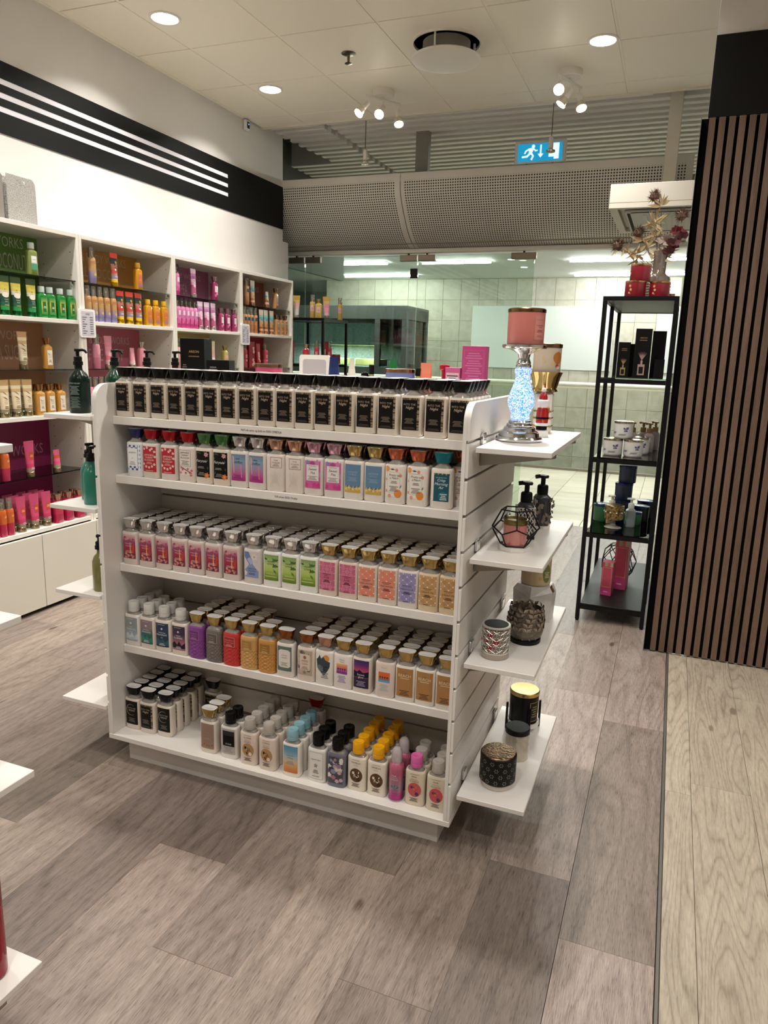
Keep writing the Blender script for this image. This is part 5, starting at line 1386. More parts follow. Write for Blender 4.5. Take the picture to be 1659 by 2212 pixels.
W7 = 'on the lowest cabinet shelf'
line(mis_m, [.815, .861, .907], ZL['C'], 'orange and red body mist', W7, 'bottle'); line(tub_m, [.982, 1.069, 1.151], ZL['C'], 'pink cream tube with olive cap', W7, 'tube', rows=3); line(gel_m, [1.232, 1.310, 1.394], ZL['C'], 'crimson gel bottle with gold cap', W7, 'bottle', rows=2)
# gift bags on top of the cabinets
t = thing('gift_bag', 'silver glitter gift bag on top of the cabinet', 'bag', (-2.76, 1.185, ZTOP+.0005))
gl = noisy('silver_glitter', '#6f6b66', '#d9d6d0', (420, 420, 420), 2, .35, .4, .3, .42, .60)
def bag(t, m, hw, h, d):
    w = MB(); hx = .028; z0, z1 = h*.78, h*.92
    out = [(-hw*1.06, 0), (hw*1.06, 0), (hw*.98, h*.90), (hw*.80, h), (-hw*.9, h), (-hw, h*.95)]
    for x in (d/2, -d/2+.002):
        # front and rear sheet with a cut-out handle
        w.prism([(-hw, 0), (hw, 0), (hw*.99, z0), (-hw*.99, z0)], 'x', x-.002, x)
        w.prism([(-hw*.99, z0), (-hx, z0), (-hx, z1), (-hw*.98, z1)], 'x', x-.002, x)
        w.prism([(hx, z0), (hw*.99, z0), (hw*.98, z1), (hx, z1)], 'x', x-.002, x)
        w.prism([(-hw*.98, z1), (hw*.98, z1), (hw*.8, h), (-hw*.95, h)], 'x', x-.002, x)
    w.box(-d/2, -hw, 0, d/2, -hw+.002, z0); w.box(-d/2, hw-.002, 0, d/2, hw, z0); w.box(-d/2, -hw, 0, d/2, hw, .002)
    return w.build('paper_shell', m, t)
bag(t, gl, .092, .235, .07)
t = thing('gift_bag', 'matt grey gift bag beside the glitter one', 'bag', (-2.76, .975, ZTOP+.0005)); bag(t, mat('#7d7770', .6), .095, .235, .08)

# ------------------------------------------------------------------ goods on the back half of the gondola top
ZR = 1.2853
GB = 'goods behind the black caps'
def jar3(p, r, h, wax, lidc=('#8a7256', .3, 1), lab=None, glassy=True):
    """three-wick candle: tumbler, metal lid, paper label"""
    MB().lathe([(r*.96, 0), (r, .004), (r, h-.012)], 40).build('tumbler', mat(wax, .25, coat=.5), p)
    MB().lathe([(r+.0015, h-.0118), (r+.0015, h-.001), (r-.004, h), (.002, h)], 40).build('lid', mat(*lidc), p)
t = thing('candle', 'rose pink three-wick candle behind the black caps', 'candle', (-.854, .45, ZR), group=GB); jar3(t, .047, .101, '#b8486a')
w = MB()
for i in range(14):
    a = i*.449; z = .02+.045*(i % 3)/2; c = Vector((.0472*math.cos(a), .0472*math.sin(a), z)); 
    tt = Vector((-math.sin(a), math.cos(a), 0)); w.add([c-tt*.012, c+Vector((0, 0, .012)), c+tt*.012+Vector((0, 0, .006)), c-Vector((0, 0, .008))], [(0, 1, 2, 3)])
w.build('leaf_print', mat('#a03c5c', .4), t, smooth=0, recalc=False)
t = thing('candle', 'periwinkle blue three-wick candle with bronze lid behind caps', 'candle', (-.362, .45, ZR), group=GB); jar3(t, .048, .100, '#6f7cae', ('#a88262', .25, 1))
t = thing('sign_holder', 'blank white tabletop sign holder with rounded corners', 'sign holder', (-.676, .45, ZR), group=GB)
def rr2(hw, z0, z1, r):
    o = []
    for cx, cz, a0 in ((hw-r, z1-r, 0), (-hw+r, z1-r, 90), (-hw+r, z0+r, 180), (hw-r, z0+r, 270)):
        for i in range(6): o.append((cx+r*math.cos(math.radians(a0+18*i)), cz+r*math.sin(math.radians(a0+18*i))))
    return o
MB().prism(rr2(.058, .004, .136, .010), 'y', 0, .009).build('frame', mat('#eeeae6', .35), t); MB().prism(rr2(.0445, .008, .121, .009), 'y', -.0006, -.0001).build('sheet', mat('#b7b2b6', .6), t); MB().box(-.03, -.012, 0, .03, .03, .004).build('foot', mat('#eeeae6', .35), t)
def box(label, x, y, w_, d_, h_, c, prints=(), rz=0, z=ZR, name='carton_box'):
    t = thing(name, label, 'box', (x, y, z), rz, GB)
    MB().box(-w_/2, -d_/2, 0, w_/2, d_/2, h_, b=.0008).build('carton', mat(c, .4), t)
    if prints:
        l = Lab(10, d_/2+.0001, 2, w_/2, 0, h_)
        for b in prints: l.__getattribute__(b[0])(*b[1:])
        l.build('print', t)
    return t
box('big black perfume carton with gold lettering behind caps', -1.15, .44, .095, .06, .181, '#090808', [('text', 'AREON', .15, .72, .012, '#b8955c'), ('text', 'HOME PERFUMES', .15, .64, .0055, '#b8955c'), ('lines', -.65, .15, .5, .22, '#6a6660', 9)], .12)
box('small black perfume carton with gold lettering behind caps', -1.04, .43, .085, .055, .108, '#0a0909', [('text', 'AREON', .45, .25, .008, '#b8955c'), ('lines', -.4, .2, .8, .35, '#7a7670', 8)], .2)
pl = [('ring', -.85, .06, .85, .93, '#c0588c', .05)]+[('lines', 0, .12+.13*i, .24+.13*i, .72, '#c8709e', 3) for i in range(6)]
box('tall hot pink carton with fine print behind the caps', -.115, .46, .075, .05, .178, '#b8447c', pl, .05)
box('small pink carton with printed white sticker beside the tall one', -.178, .445, .048, .04, .110, '#c05a88', [('rect', -.85, .25, .85, .85, '#d8b8c0', 0), ('lines', 0, .3, .8, .75, '#4a3a40', 7, 1)], .02)
def small(label, x, parts, cat='bottle', name='perfume_bottle', y=.45):
    t = thing(name, label, cat, (x, y, ZR), 0, GB)
    for nm, prof_, m in parts: MB().lathe(prof_, 20).build(nm, m, t)
    return t
gl2 = glass('perfume_glass', '#efe2b0', 1.45, .0, '#c9b870', .35)
small('small clear perfume bottle with black cap behind caps', -.464, [('body', [(.014, 0), (.016, .004), (.016, .05), (.009, .066), (.008, .078)], gl2), ('cap', [(.009, .0785), (.0095, .108), (.008, .110)], BLACK)])
small('little clear bottle with black stopper beside coral tube', -.300, [('body', [(.014, 0), (.016, .004), (.016, .055), (.008, .07), (.008, .078)], gl2), ('cap', [(.009, .0785), (.009, .102), (.008, .104)], BLACK)])
small('round black pump top among the back goods', -.488, [('body', [(.016, 0), (.018, .003), (.018, .055), (.01, .064)], mat('#1b1b1c', .3)), ('pump', [(.012, .0645), (.014, .072), (.012, .082), (.004, .086)], BLACKG)], name='pump_bottle')
small('red pump bottle among the goods behind caps', -.212, [('body', [(.017, 0), (.019, .003), (.019, .06), (.011, .07)], mat('#b0182c', .25)), ('pump', [(.008, .0705), (.009, .1), (.016, .104), (.016, .116), (.01, .118)], mat('#a81428', .25))], name='pump_bottle')
def tube_at(label, x, cols, cap, h=.125, w=.017, y=.45, rz=0):
    p = P_tube(cols, cap, None, h=h, w=w); p.location = (x, y, ZR+.0003); p.rotation_euler = (0, 0, rz); tag(p, label, 'tube', GB)
tube_at('navy blue cream tube beside the blank sign holder', -.602, ['#16244c', '#1a2a58', '#1f3062', '#1a2a58'], '#141c38', .132, .016)
tube_at('white tapered cream tube behind the black caps', -.536, ['#ddd6c8', '#ddd6c8', '#ddd6c8', '#d6cfc0'], '#e0dacc', .128, .010, rz=1.3)
tube_at('green cream tube half behind the blue candle', -.407, ['#1f6a3c', '#24783f', '#2a8046', '#24783f'], '#14502c', .128, .013, y=.50, rz=1.0)
tube_at('coral cream tube right of the blue candle', -.274, ['#d8603c', '#dc6a4c', '#e07a60', '#e0866c'], '#d05a38', .121, .018)
# ------------------------------------------------------------------ decorative goods on the right end shelves
def bz(i): return SIDE[i]+.0004
SG = 'gifts on the end shelves'
# glitter candlestick
t = thing('candle_holder', 'chrome candlestick with glowing blue glitter stem', 'candle holder', (.076, .262, bz(0)), group=SG)
MB().lathe([(.063, 0), (.066, .003), (.0665, .008), (.063, .013), (.058, .014), (.0575, .017), (.056, .024), (.050, .029), (.0455, .030), (.0455, .033), (.044, .038), (.039, .041), (.0365, .0415), (.0375, .045), (.036, .049), (.032, .051), (.033, .054), (.031, .058)], 40).build('base', CHROME, t)
gm = bpy.data.materials.new('lit_glitter'); nt, N, L = nodes(gm); b = N['Principled BSDF']
tc = N.new('ShaderNodeTexCoord'); vo = N.new('ShaderNodeTexVoronoi'); vo.inputs['Scale'].default_value = 420; L.new(tc.outputs['Object'], vo.inputs['Vector'])
cr = N.new('ShaderNodeValToRGB'); e = cr.color_ramp.elements; e[0].color = lin('#3f98d6'); e[0].position = .15; e[1].color = lin('#ece8ff'); e[1].position = .85
n_ = cr.color_ramp.elements.new(.5); n_.color = lin('#8fbdee')
sp = N.new('ShaderNodeSeparateColor'); L.new(vo.outputs['Color'], sp.inputs[0]); L.new(sp.outputs[0], cr.inputs[0])
L.new(cr.outputs[0], b.inputs['Base Color']); L.new(cr.outputs[0], b.inputs['Emission Color']); b.inputs['Emission Strength'].default_value = .75; b.inputs['Roughness'].default_value = .15
MB().lathe([(.024, .0585), (.0275, .064), (.0275, .070), (.0255, .076), (.031, .086), (.038, .104), (.0385, .116), (.034, .134), (.027, .152), (.021, .172), (.020, .186), (.024, .194), (.0235, .202), (.018, .2045)], 36).build('glitter_stem', gm, t)
MB().lathe([(.019, .205), (.0215, .208), (.0215, .213), (.019, .216), (.0205, .219), (.018, .225), (.015, .232), (.018, .243), (.030, .251), (.048, .257), (.060, .259), (.0625, .262), (.0625, .268), (.058, .269), (.02, .2692)], 40).build('candle_plate', CHROME, t)
def label_patch(p, r, ang, hw, z0, z1, prims, name='label'):
    l = Lab(r, r, 2, hw, z0, z1)
    for q in prims: l.__getattribute__(q[0])(*q[1:])
    o = l.build(name, p); o.rotation_euler = (0, 0, ang); return o
t = thing('candle', 'salmon pink three-wick candle standing on the glitter candlestick', 'candle', (.076, .262, bz(0)+.2696), group=SG)
MB().lathe([(.049, 0), (.0505, .003), (.0512, .086)], 44).build('tumbler', mat('#d67f76', .3, coat=.5), t)
MB().lathe([(.0525, .0862), (.0525, .0945), (.049, .097), (.03, .096), (.015, .094), (.002, .094)], 44).build('lid', mat('#8a6a4c', .2, 1), t)
label_patch(t, .0512, 1.02, .019, .012, .078, [('rect', -1, 0, 1, 1, '#d88a84', 0), ('ring', -.95, .03, .95, .97, '#b8906c', .05), ('text', 'White Barn', 0, .78, .0060, '#a8705c'), ('text', 'CHAMPAGNE', 0, .56, .0045, '#5a2c2c'), ('text', 'TOAST', 0, .49, .0045, '#5a2c2c'), ('lines', 0, .3, .42, .6, '#8a4a48', 2), ('lines', 0, .1, .2, .6, '#a8685c', 2)])
# gold bowl on white strapped pedestal (nutcracker legs) with candle
t = thing('candle_holder', 'white and gold strapped pedestal holding a gold bowl', 'candle holder', (.092, .565, bz(0)), group=SG)
MB().box(-.028, -.024, 0, .028, .024, .128, b=.006).build('pedestal', mat('#e6e0d6', .35), t)
w = MB()
for z in (.018, .044, .066): w.box(-.0295, -.0255, z, .0295, .0255, z+.006, b=.002)
w.build('gold_strap', GOLD, t)
MB().box(.006, -.030, .062, .024, -.0258, .082, b=.002).build('buckle', GOLD, t)
MB().lathe([(.030, .1285), (.040, .131), (.041, .136), (.036, .141), (.040, .152), (.046, .176), (.053, .192), (.051, .192), (.044, .176), (.02, .172)], 40).build('gold_bowl', mat('#c9b078', .08, 1), t)
t = thing('candle', 'frosted candle with moon print and bronze lid in gold bowl', 'candle', (.092, .565, bz(0)+.1755), group=SG)
MB().lathe([(.0415, 0), (.0432, .004), (.0435, .092)], 40).build('tumbler', mat('#cdbfa8', .35, coat=.4), t)
MB().lathe([(.0455, .0922), (.0455, .103), (.042, .105), (.002, .105)], 40).build('lid', mat('#8f7050', .22, 1), t)
label_patch(t, .0436, .95, .024, .015, .085, [('ell', .1, .66, .75, .26, '#b5702c', 1, 22), ('ell', .0, .30, .28, .09, '#b8342c', 2), ('ell', .2, .22, .35, .07, '#e6dccb', 2), ('flower', -.7, .4, .25, '#d8b45c', 1, 6), ('leaf', .3, .1, .5, 1.2, '#8a9a58', 1)], 'moon_print')
label_patch(t, .0436, -.1, .012, .035, .075, [('flower', 0, .6, .5, '#d8b878', 1, 8), ('flower', .5, .3, .3, '#d8b878', 1, 8)], 'gold_print')
# red and white glass ornament
t = thing('christmas_ornament', 'small glossy red and white Christmas ornament on the top end shelf', 'ornament', (.113, .418, bz(0)), .9, group=SG)
RED = mat('#b01818', .12, coat=.6); SW = mat('#ece8e4', .5)
MB().lathe([(.021, 0), (.0225, .003), (.0215, .018), (.018, .02)], 26).build('snow_base', SW, t)
MB().lathe([(.0125, .0202), (.0165, .022), (.0165, .032), (.012, .0335)], 22).build('black_foot', BLACKG, t)
MB().lathe([(.014, .034), (.018, .040), (.019, .052), (.0195, .056), (.018, .075), (.0145, .088), (.011, .094)], 26).build('red_body', RED, t)
MB().lathe([(.0195, .0335), (.0215, .037), (.0205, .041), (.0195, .042)], 24).build('white_hem', SW, t)
MB().lathe([(.0198, .054), (.0203, .057), (.0198, .060)], 24).build('black_band', BLACKG, t)
MB().lathe([(.0150, .0885), (.0185, .094), (.0185, .104), (.0165, .110), (.0125, .112)], 24).build('white_collar', SW, t)
MB().lathe([(.0122, .1122), (.0125, .120), (.009, .130), (.0055, .134)], 20).build('red_top', RED, t)
MB().lathe([(.0055, .1342), (.0078, .138), (.0070, .144), (.002, .147)], 16).build('white_finial', SW, t)
# geometric wire lantern with candle
t = thing('wire_lantern', 'black geometric wire lantern around a pink candle', 'candle holder', (.098, .190, bz(1)), group=SG)
MB().lathe([(.047, 0), (.047, .012)], 8).build('marble_base', noisy('white_marble', '#cfcac4', '#ebe8e2', (30, 30, 30), 5, .3), t, smooth=20) if False else MB().lathe([(.047, 0), (.047, .012)], 8).build('marble_base', noisy('white_marble', '#d3cec8', '#ebe8e2', (30, 30, 30), 5, .3), t)
w = MB(); rot = .25
def pc(r, z, k, o=0): a = 2*math.pi*(k+o)/5+rot-math.pi/2; return (r*math.cos(a), r*math.sin(a), z)
b5 = [pc(.042, .014, k, .5) for k in range(5)]; m1 = [pc(.066, .052, k, .5) for k in range(5)]; m2 = [pc(.069, .070, k) for k in range(5)]; t5 = [pc(.044, .116, k) for k in range(5)]
seg = []
for k in range(5):
    seg += [(b5[k], b5[(k+1) % 5]), (b5[k], m1[k]), (m1[k], m2[k]), (m1[k], m2[(k+1) % 5]), (m2[k], t5[k]), (t5[k], t5[(k+1) % 5])]
for a, b in seg: w.tube([a, b], .0022, 6)
w.build('wire_frame', BLACK, t)
t = thing('candle', 'pink jar candle inside the black wire lantern', 'candle', (.098, .190, bz(1)+.0125), group=SG)
MB().lathe([(.029, 0), (.0305, .004), (.0305, .056)], 34).build('wax_jar', mat('#cf837c', .2, coat=.7), t)
MB().lathe([(.0312, .0562), (.0318, .058), (.0318, .0605), (.0312, .062), (.0318, .064), (.0318, .070), (.0295, .0705), (.0285, .0665), (.002, .0655)], 34).build('brass_lid', mat('#8a7c48', .3, 1), t)
def pump(p, z, m=BLACK, s=1.0):
    MB().lathe([(.0175*s, z), (.0175*s, z+.024*s), (.0150*s, z+.028*s), (.010*s, z+.030*s)], 24).build('pump_collar', m, p)
    MB().lathe([(.0075*s, z+.030*s), (.0075*s, z+.050*s), (.0165*s, z+.051*s), (.0175*s, z+.056*s), (.0150*s, z+.060*s), (.004*s, z+.061*s)], 24).tube([(-.012*s, 0, z+.056*s), (-.026*s, 0, z+.054*s)], .0065*s, 10).build('pump_head', m, p)
def soap(label, x, y, rz):
    t = thing('soap_dispenser', label, 'soap bottle', (x, y, bz(1)), rz, SG)
    MB().loft([sup(.024, .024, 4, 28, .010), sup(.025, .025, 4, 28, .012), sup(.025, .025, 4, 28, .098), sup(.017, .017, 2.4, 28, .110), sup(.014, .014, 2, 28, .112)]).build('bottle_body', mat('#2b2d36', .25, coat=.4), t)
    pump(t, .1122); return t
t = soap('black pump soap bottle in white woven sleeve behind lantern', .096, .345, .3)
MB().box(-.029, -.029, 0, .029, .029, .0098, b=.002).build('sleeve_foot', mat('#2a2a2a', .4), t)
w = MB()
for f in range(4):
    a = f*math.pi/2
    for sgn in (1, -1):
        for i in range(-3, 5):
            pts = []
            for q in range(2):
                u = -.0265+.053*q; z = .0105+.018*i+(u*sgn+.0265)*1.7
                pts.append((u, z))
            (u0, z0_), (u1, z1_) = pts
            lo, hi = .0105, .094
            def cl(u0, z0_, u1, z1_):
                if z0_ > z1_: u0, z0_, u1, z1_ = u1, z1_, u0, z0_
                if z1_ <= lo or z0_ >= hi: return None
                if z0_ < lo: u0 += (u1-u0)*(lo-z0_)/(z1_-z0_); z0_ = lo
                if z1_ > hi: u1 = u0+(u1-u0)*(hi-z0_)/(z1_-z0_); z1_ = hi
                return u0, z0_, u1, z1_
            r_ = cl(u0, z0_, u1, z1_)
            if not r_: continue
            ca, sa = math.cos(a), math.sin(a)
            P0 = (r_[0]*ca+.0268*sa, r_[0]*sa-.0268*ca, r_[1]); P1 = (r_[2]*ca+.0268*sa, r_[2]*sa-.0268*ca, r_[3])
            w.tube([P0, P1], .0014, 4)
    for i in range(5):
        ca, sa = math.cos(a), math.sin(a); u = -.0265+.01325*i
        w.tube([(u*ca+.0268*sa, u*sa-.0268*ca, .0105), (u*ca+.0268*sa, u*sa-.0268*ca, .094)], .0011, 4)
w.box(-.0275, -.0275, .094, .0275, .0275, .0965)
w.build('woven_sleeve', mat('#dcd7cf', .45), t)
t = soap('black pump soap bottle in pewter leaf sleeve at the back', .118, .505, .5)
MB().lathe([(.034, 0), (.034, .0098)], 8).build('marble_base', noisy('white_marble2', '#d3cec8', '#ebe8e2', (30, 30, 30), 5, .3), t)
w = MB(); random.seed(77)
def leaf3(w, base, d, n, l, wd):
    base = Vector(base); d = Vector(d).normalized(); n = Vector(n).normalized(); s = d.cross(n)
    w.add([base, base+d*l*.45+s*wd+n*.0012, base+d*l, base+d*l*.45-s*wd+n*.0012, base+d*l*.5-n*.0008], [(0, 1, 2), (0, 2, 3), (0, 4, 1), (1, 4, 2), (2, 4, 3), (3, 4, 0)])
for f in range(4):
    a = f*math.pi/2; n = Vector((math.sin(a), -math.cos(a), 0)); u = Vector((math.cos(a), math.sin(a), 0))
    for i in range(16):
        q = u*random.uniform(-.024, .024)+n*.0275+Vector((0, 0, random.uniform(.014, .088)))
        leaf3(w, q, u*random.uniform(-1, 1)+Vector((0, 0, random.uniform(-.2, 1))), n, .02, .006)
    for i in range(3): w.tube([u*(-.015+.015*i)+n*.0268+Vector((0, 0, .0105)), u*(-.01+.012*i)+n*.0268+Vector((0, 0, .09))], .0012, 4)
w.build('leaf_sleeve', mat('#8a8178', .3, .9), t, smooth=0)
# snowflake candle sleeve
t = thing('candle_sleeve', 'silver snowflake candle sleeve with red inside and black lid', 'candle holder', (.076, .122, bz(2)), group=SG)
MB().lathe([(.0365, 0), (.038, .001), (.038, .015), (.0372, .0155)], 40).build('base_ring', mat('#b5aa9c', .25, 1), t)
MB().lathe([(.0335, .0158), (.0335, .085)], 36).build('inner_candle', mat('#8a8178', .3, coat=.4), t)
label_patch(t, .0337, -.05, .020, .02, .083, [('flower', -.3, .75, .5, '#a01838', 1, 6), ('flower', .5, .45, .5, '#a01838', 1, 6), ('flower', -.2, .2, .5, '#a01838', 1, 6), ('flower', -.9, .45, .4, '#a01838', 1, 6)], 'red_paper')
w = MB()
for i in range(12):
    for j in range(4):
        a = 2*math.pi*(i+.5*(j % 2))/12; z = .0245+.0172*j; r = .0378
        for q in range(6):
            th = q*math.pi/3+(math.pi/6); du, dz = .0098*math.cos(th), .0092*math.sin(th)
            P1 = (r*math.cos(a+du/r), r*math.sin(a+du/r), z+dz)
            w.tube([(r*math.cos(a), r*math.sin(a), z), P1], .00085, 4)
w.lathe([(.0374, .0152), (.0384, .0152), (.0384, .018), (.0374, .018)], 36); w.lathe([(.0374, .0865), (.0386, .0865), (.0386, .0905), (.0374, .0905)], 36)
w.build('snowflake_lattice', mat('#ded7cc', .3, .6), t)
MB().lathe([(.036, .0855), (.036, .088), (.0325, .0895), (.0325, .0915), (.002, .092)], 36).build('black_lid', mat('#141312', .5), t)
# leaf glass votive
t = thing('candle_holder', 'smoky glass candle holder with metal leaves on black base', 'candle holder', (.133, .275, bz(2)), group=SG)
MB().lathe([(.040, 0), (.0415, .002), (.0415, .011), (.039, .012)], 40).build('black_base', BLACK, t)
MB().lathe([(.037, .0123), (.045, .022), (.048, .038), (.046, .065), (.040, .092), (.0385, .092), (.0445, .065), (.0465, .038), (.0435, .023), (.036, .0143)], 40, ct=False, cb=False).build('smoked_glass', glass('smoked_glass', '#d8cfc6', 1.45, .03, '#a89c90', .25), t)
w = MB(); random.seed(5)
rad = lambda z: .0388+.0100*math.sin(min(1, (z-.012)/.05)*math.pi*.5)-max(0, z-.045)*.17
for s_ in range(11):
    a = 2*math.pi*s_/11; pts = []
    for i in range(7):
        z = .014+.0125*i; aa = a+.18*math.sin(i*.9+s_); r = rad(z)+.0012; pts.append((r*math.cos(aa), r*math.sin(aa), z))
        n = Vector((math.cos(aa), math.sin(aa), 0)); u = Vector((-math.sin(aa), math.cos(aa), 0))
        if i: 
            for sg in (1, -1): leaf3(w, pts[-1], u*sg*.8+Vector((0, 0, .75)), n, .019, .0052)
    w.tube(pts, .0009, 4)
w.build('metal_leaves', mat('#a89a8c', .25, .8), t, smooth=0)
# marble block with candle
t = thing('candle_holder', 'faceted white marble candle block with gold corner', 'candle holder', (.118, .500, bz(2)), .2, SG)
MBL = noisy('marble_block', '#b9b4b2', '#dcd8d4', (14, 22, 22), 6, .35)
w = MB(); n = 6
lo = [(.048*math.cos(2*math.pi*i/n+.3), .048*math.sin(2*math.pi*i/n+.3), 0) for i in range(n)]; mi = [(.051*math.cos(2*math.pi*i/n+.3), .051*math.sin(2*math.pi*i/n+.3), .066+.012*(i % 2)) for i in range(n)]; hi = [(.042*math.cos(2*math.pi*i/n+.3), .042*math.sin(2*math.pi*i/n+.3), .090) for i in range(n)]
w.loft([lo, mi, hi]); w.build('marble_block', MBL, t, smooth=0)
a = mi[5]; b_ = hi[5]; c_ = hi[0]; k = 1.012
MB().add([(a[0]*k, a[1]*k, a[2]), ((mi[0][0]+a[0])/2*k, (mi[0][1]+a[1])/2*k, .074), ((b_[0]+c_[0])/2*k, (b_[1]+c_[1])/2*k, .0905), (b_[0]*k, b_[1]*k, .0905)], [(0, 1, 2, 3)]).build('gold_facet', GOLD, t, smooth=0)
t = thing('candle', 'cream jar candle with gold dots set in the marble block', 'candle', (.118, .500, bz(2)+.1181), .2, SG)
MB().lathe([(.036, 0), (.0375, .004), (.0375, .075)], 36).build('tumbler', mat('#c9b490', .3, coat=.4), t); MB().lathe([(.0385, .0752), (.0385, .086), (.002, .088)], 36).build('lid', mat('#a89468', .25, 1), t)
label_patch(t, .0376, .55, .022, .004, .06, [('ell', .35, .5, .55, .42, '#6a7448', 1, 20), ('lines', .35, .3, .6, .35, '#c9c79c', 4, 2), ('flower', -.5, .3, .25, '#c9a050', 1, 6), ('flower', -.8, .6, .2, '#c9a050', 1, 6), ('flower', -.3, .8, .2, '#c9a050', 1, 6)], 'label')
# bottom shelf
t = thing('candle_sleeve', 'black filigree candle sleeve with bronze lid on lowest end shelf', 'candle holder', (.104, .140, bz(3)), group=SG)
MB().lathe([(.036, 0), (.0375, .001), (.0375, .011), (.036, .0115)], 40).build('white_foot', mat('#ded3c9', .4), t)
MB().lathe([(.0385, .012), (.0455, .018), (.0455, .086), (.0435, .088)], 44).build('sleeve', mat('#0e0e0f', .45), t)
w = MB(); random.seed(9); r = .0458
for i in range(13):
    for j in range(4):
        a = 2*math.pi*(i+.5*(j % 2))/13; z = .026+.0165*j
        for q in range(6):
            th = q*math.pi/3; l_, wd = .0062, .0012
            pts = []
            for (x, y) in ((.0022, 0), (.0045, wd), (l_, 0), (.0045, -wd)):
                u = x*math.cos(th)-y*math.sin(th); v = x*math.sin(th)+y*math.cos(th)
                pts.append((r*math.cos(a+u/r), r*math.sin(a+u/r), z+v))
            w.add(pts, [(0, 1, 2, 3)])
w.build('filigree_openings', mat('#8a8a80', .5), t, smooth=0, recalc=False)
MB().lathe([(.0428, .0865), (.0432, .0885), (.0415, .0905), (.025, .0915), (.002, .0905)], 44).build('bronze_lid', noisy('hammered_bronze', '#5f4c38', '#a08260', (160, 160, 160), 3, .3, .8, 1.0), t)
t = thing('candle_jar', 'cut glass candle jar with black lid on lowest end shelf', 'candle', (.126, .315, bz(3)), group=SG)
w = MB(); kk = 36; loops = []
for i, z in enumerate([0, .003]+[.008+.005*i for i in range(12)]+[.068]):
    loops.append([(( .0285+(.0012 if (q+i) % 4 < 2 else 0))*math.cos(2*math.pi*q/kk), (.0285+(.0012 if (q+i) % 4 < 2 else 0))*math.sin(2*math.pi*q/kk), z) for q in range(kk)])
w.loft(loops); w.build('cut_glass', mat('#c2b8a8', .08, .15, coat=.8), t, smooth=20)
MB().lathe([(.030, .0682), (.0305, .080), (.029, .082), (.002, .083)], 36).build('black_lid', mat('#141312', .45), t)
t = thing('candle_stand', 'white round tray with black posts on lowest end shelf', 'candle holder', (.108, .515, bz(3)), group=SG)
MB().lathe([(.042, .014), (.044, .016), (.044, .027), (.040, .027), (.040, .021), (.002, .021)], 44).build('tray', mat('#e2ded8', .35), t)
for k in range(4):
    a = .55+k*math.pi/2; MB().box(-.003, -.003, 0, .003, .003, .078, b=.0008).build('post', BLACK, t, (.0475*math.cos(a), .0475*math.sin(a), 0))
t = thing('candle', 'black three-wick candle with gold lid on the white tray', 'candle', (.108, .515, bz(3)+.0215*1.25), group=SG)
MB().lathe([(.036, 0), (.0385, .005), (.0392, .083)], 40).build('tumbler', mat('#0d0d0e', .35), t); MB().lathe([(.0405, .0832), (.0405, .092), (.0385, .094), (.002, .0935)], 40).build('lid', mat('#c2a86c', .2, 1), t)
label_patch(t, .0393, 1.0, .016, .012, .07, [('rect', -1, 0, 1, 1, '#1c1a18', 0), ('ring', -.95, .03, .95, .97, '#b8955c', .08), ('lines', 0, .2, .8, .6, '#8a744c', 5)])

for lab_, k in (('black filigree candle sleeve', (1.18,)*3), ('cut glass candle jar', (1.28,)*3), ('white round tray with', (1.25,)*3), ('black three-wick candle with gold', (1.25,)*3), ('smoky glass candle holder', (1.14,)*3), ('faceted white marble', (1.45, 1.45, 1.3)), ('cream jar candle with gold dots', (1.28,)*3), ('pink jar candle inside', (1.09,)*3), ('silver snowflake', (1.06,)*3)):
    for o in COL.objects:
        if o.get('label', '').startswith(lab_): o.scale = k

# ------------------------------------------------------------------ pump bottles on the left end shelves
def pump_bottle(label, x, y, z, rz, body, h=.215, r=.034, cap='#0d0d0e', text=None, group='pump bottles on the left end shelves'):
    t = thing('pump_bottle', label, 'pump bottle', (x, y, z+.0004), rz, group)
    k = h/.215
    MB().lathe([(r*.94, 0), (r, .003), (r, .100*k), (r*.97, .112*k), (r*.75, .128*k), (r*.42, .139*k), (r*.36, .146*k), (r*.36, .156*k)], 36).build('body', mat(body, .22), t)
    MB().lathe([(.0145, .156*k), (.0155, .1565*k), (.0155, .168*k), (.0130, .169*k), (.0130, .182*k), (.0100, .185*k)], 24).build('collar', mat(cap, .4), t)
    MB().lathe([(.0055, .185*k), (.0055, .199*k), (.0100, .2*k), (.0105, .207*k), (.0090, .209*k)], 20).tube([(0, 0, .204*k), (.016, 0, .206*k), (.026, 0, .203*k), (.032, 0, .196*k)], [.0055, .0048, .004, .0035], 10).build('pump_head', mat(cap, .4), t)
    if text:
        l = Lab(r+.0001, r+.0001, 2, r*.62, .012, .105*k)
        l.text(text, 0, .9, .0062, '#b8c2ba', 2); l.lines(0, .52, .84, .75, '#7f8f86', 7); l.lines(0, .06, .46, .8, '#66786e', 11)
        l.build('label', t)
    return t
PG = '#0c1f16'
pump_bottle('dark green pump bottle with printed back label on left end shelf', -1.362, .085, LSIDE[0], .25, PG, text='STRESS RELIEF')
pump_bottle('dark green pump bottle just behind the gondola corner', -1.335, .225, LSIDE[0], .2, '#123a22', text='STRESS RELIEF')
pump_bottle('brown pump bottle, third along the left end shelf', -1.335, .395, LSIDE[0], .15, '#3a2112')
pump_bottle('brown pump bottle, farthest along the left end shelf', -1.335, .56, LSIDE[0], .15, '#2f2013')
pump_bottle('teal pump bottle standing farther left on second end shelf', -1.388, .135, LSIDE[1], .4, '#1f7a68', r=.029, h=.20)
pump_bottle('teal pump bottle nearest the gondola on second end shelf', -1.318, .072, LSIDE[1], .4, '#237a66', r=.029, h=.20)
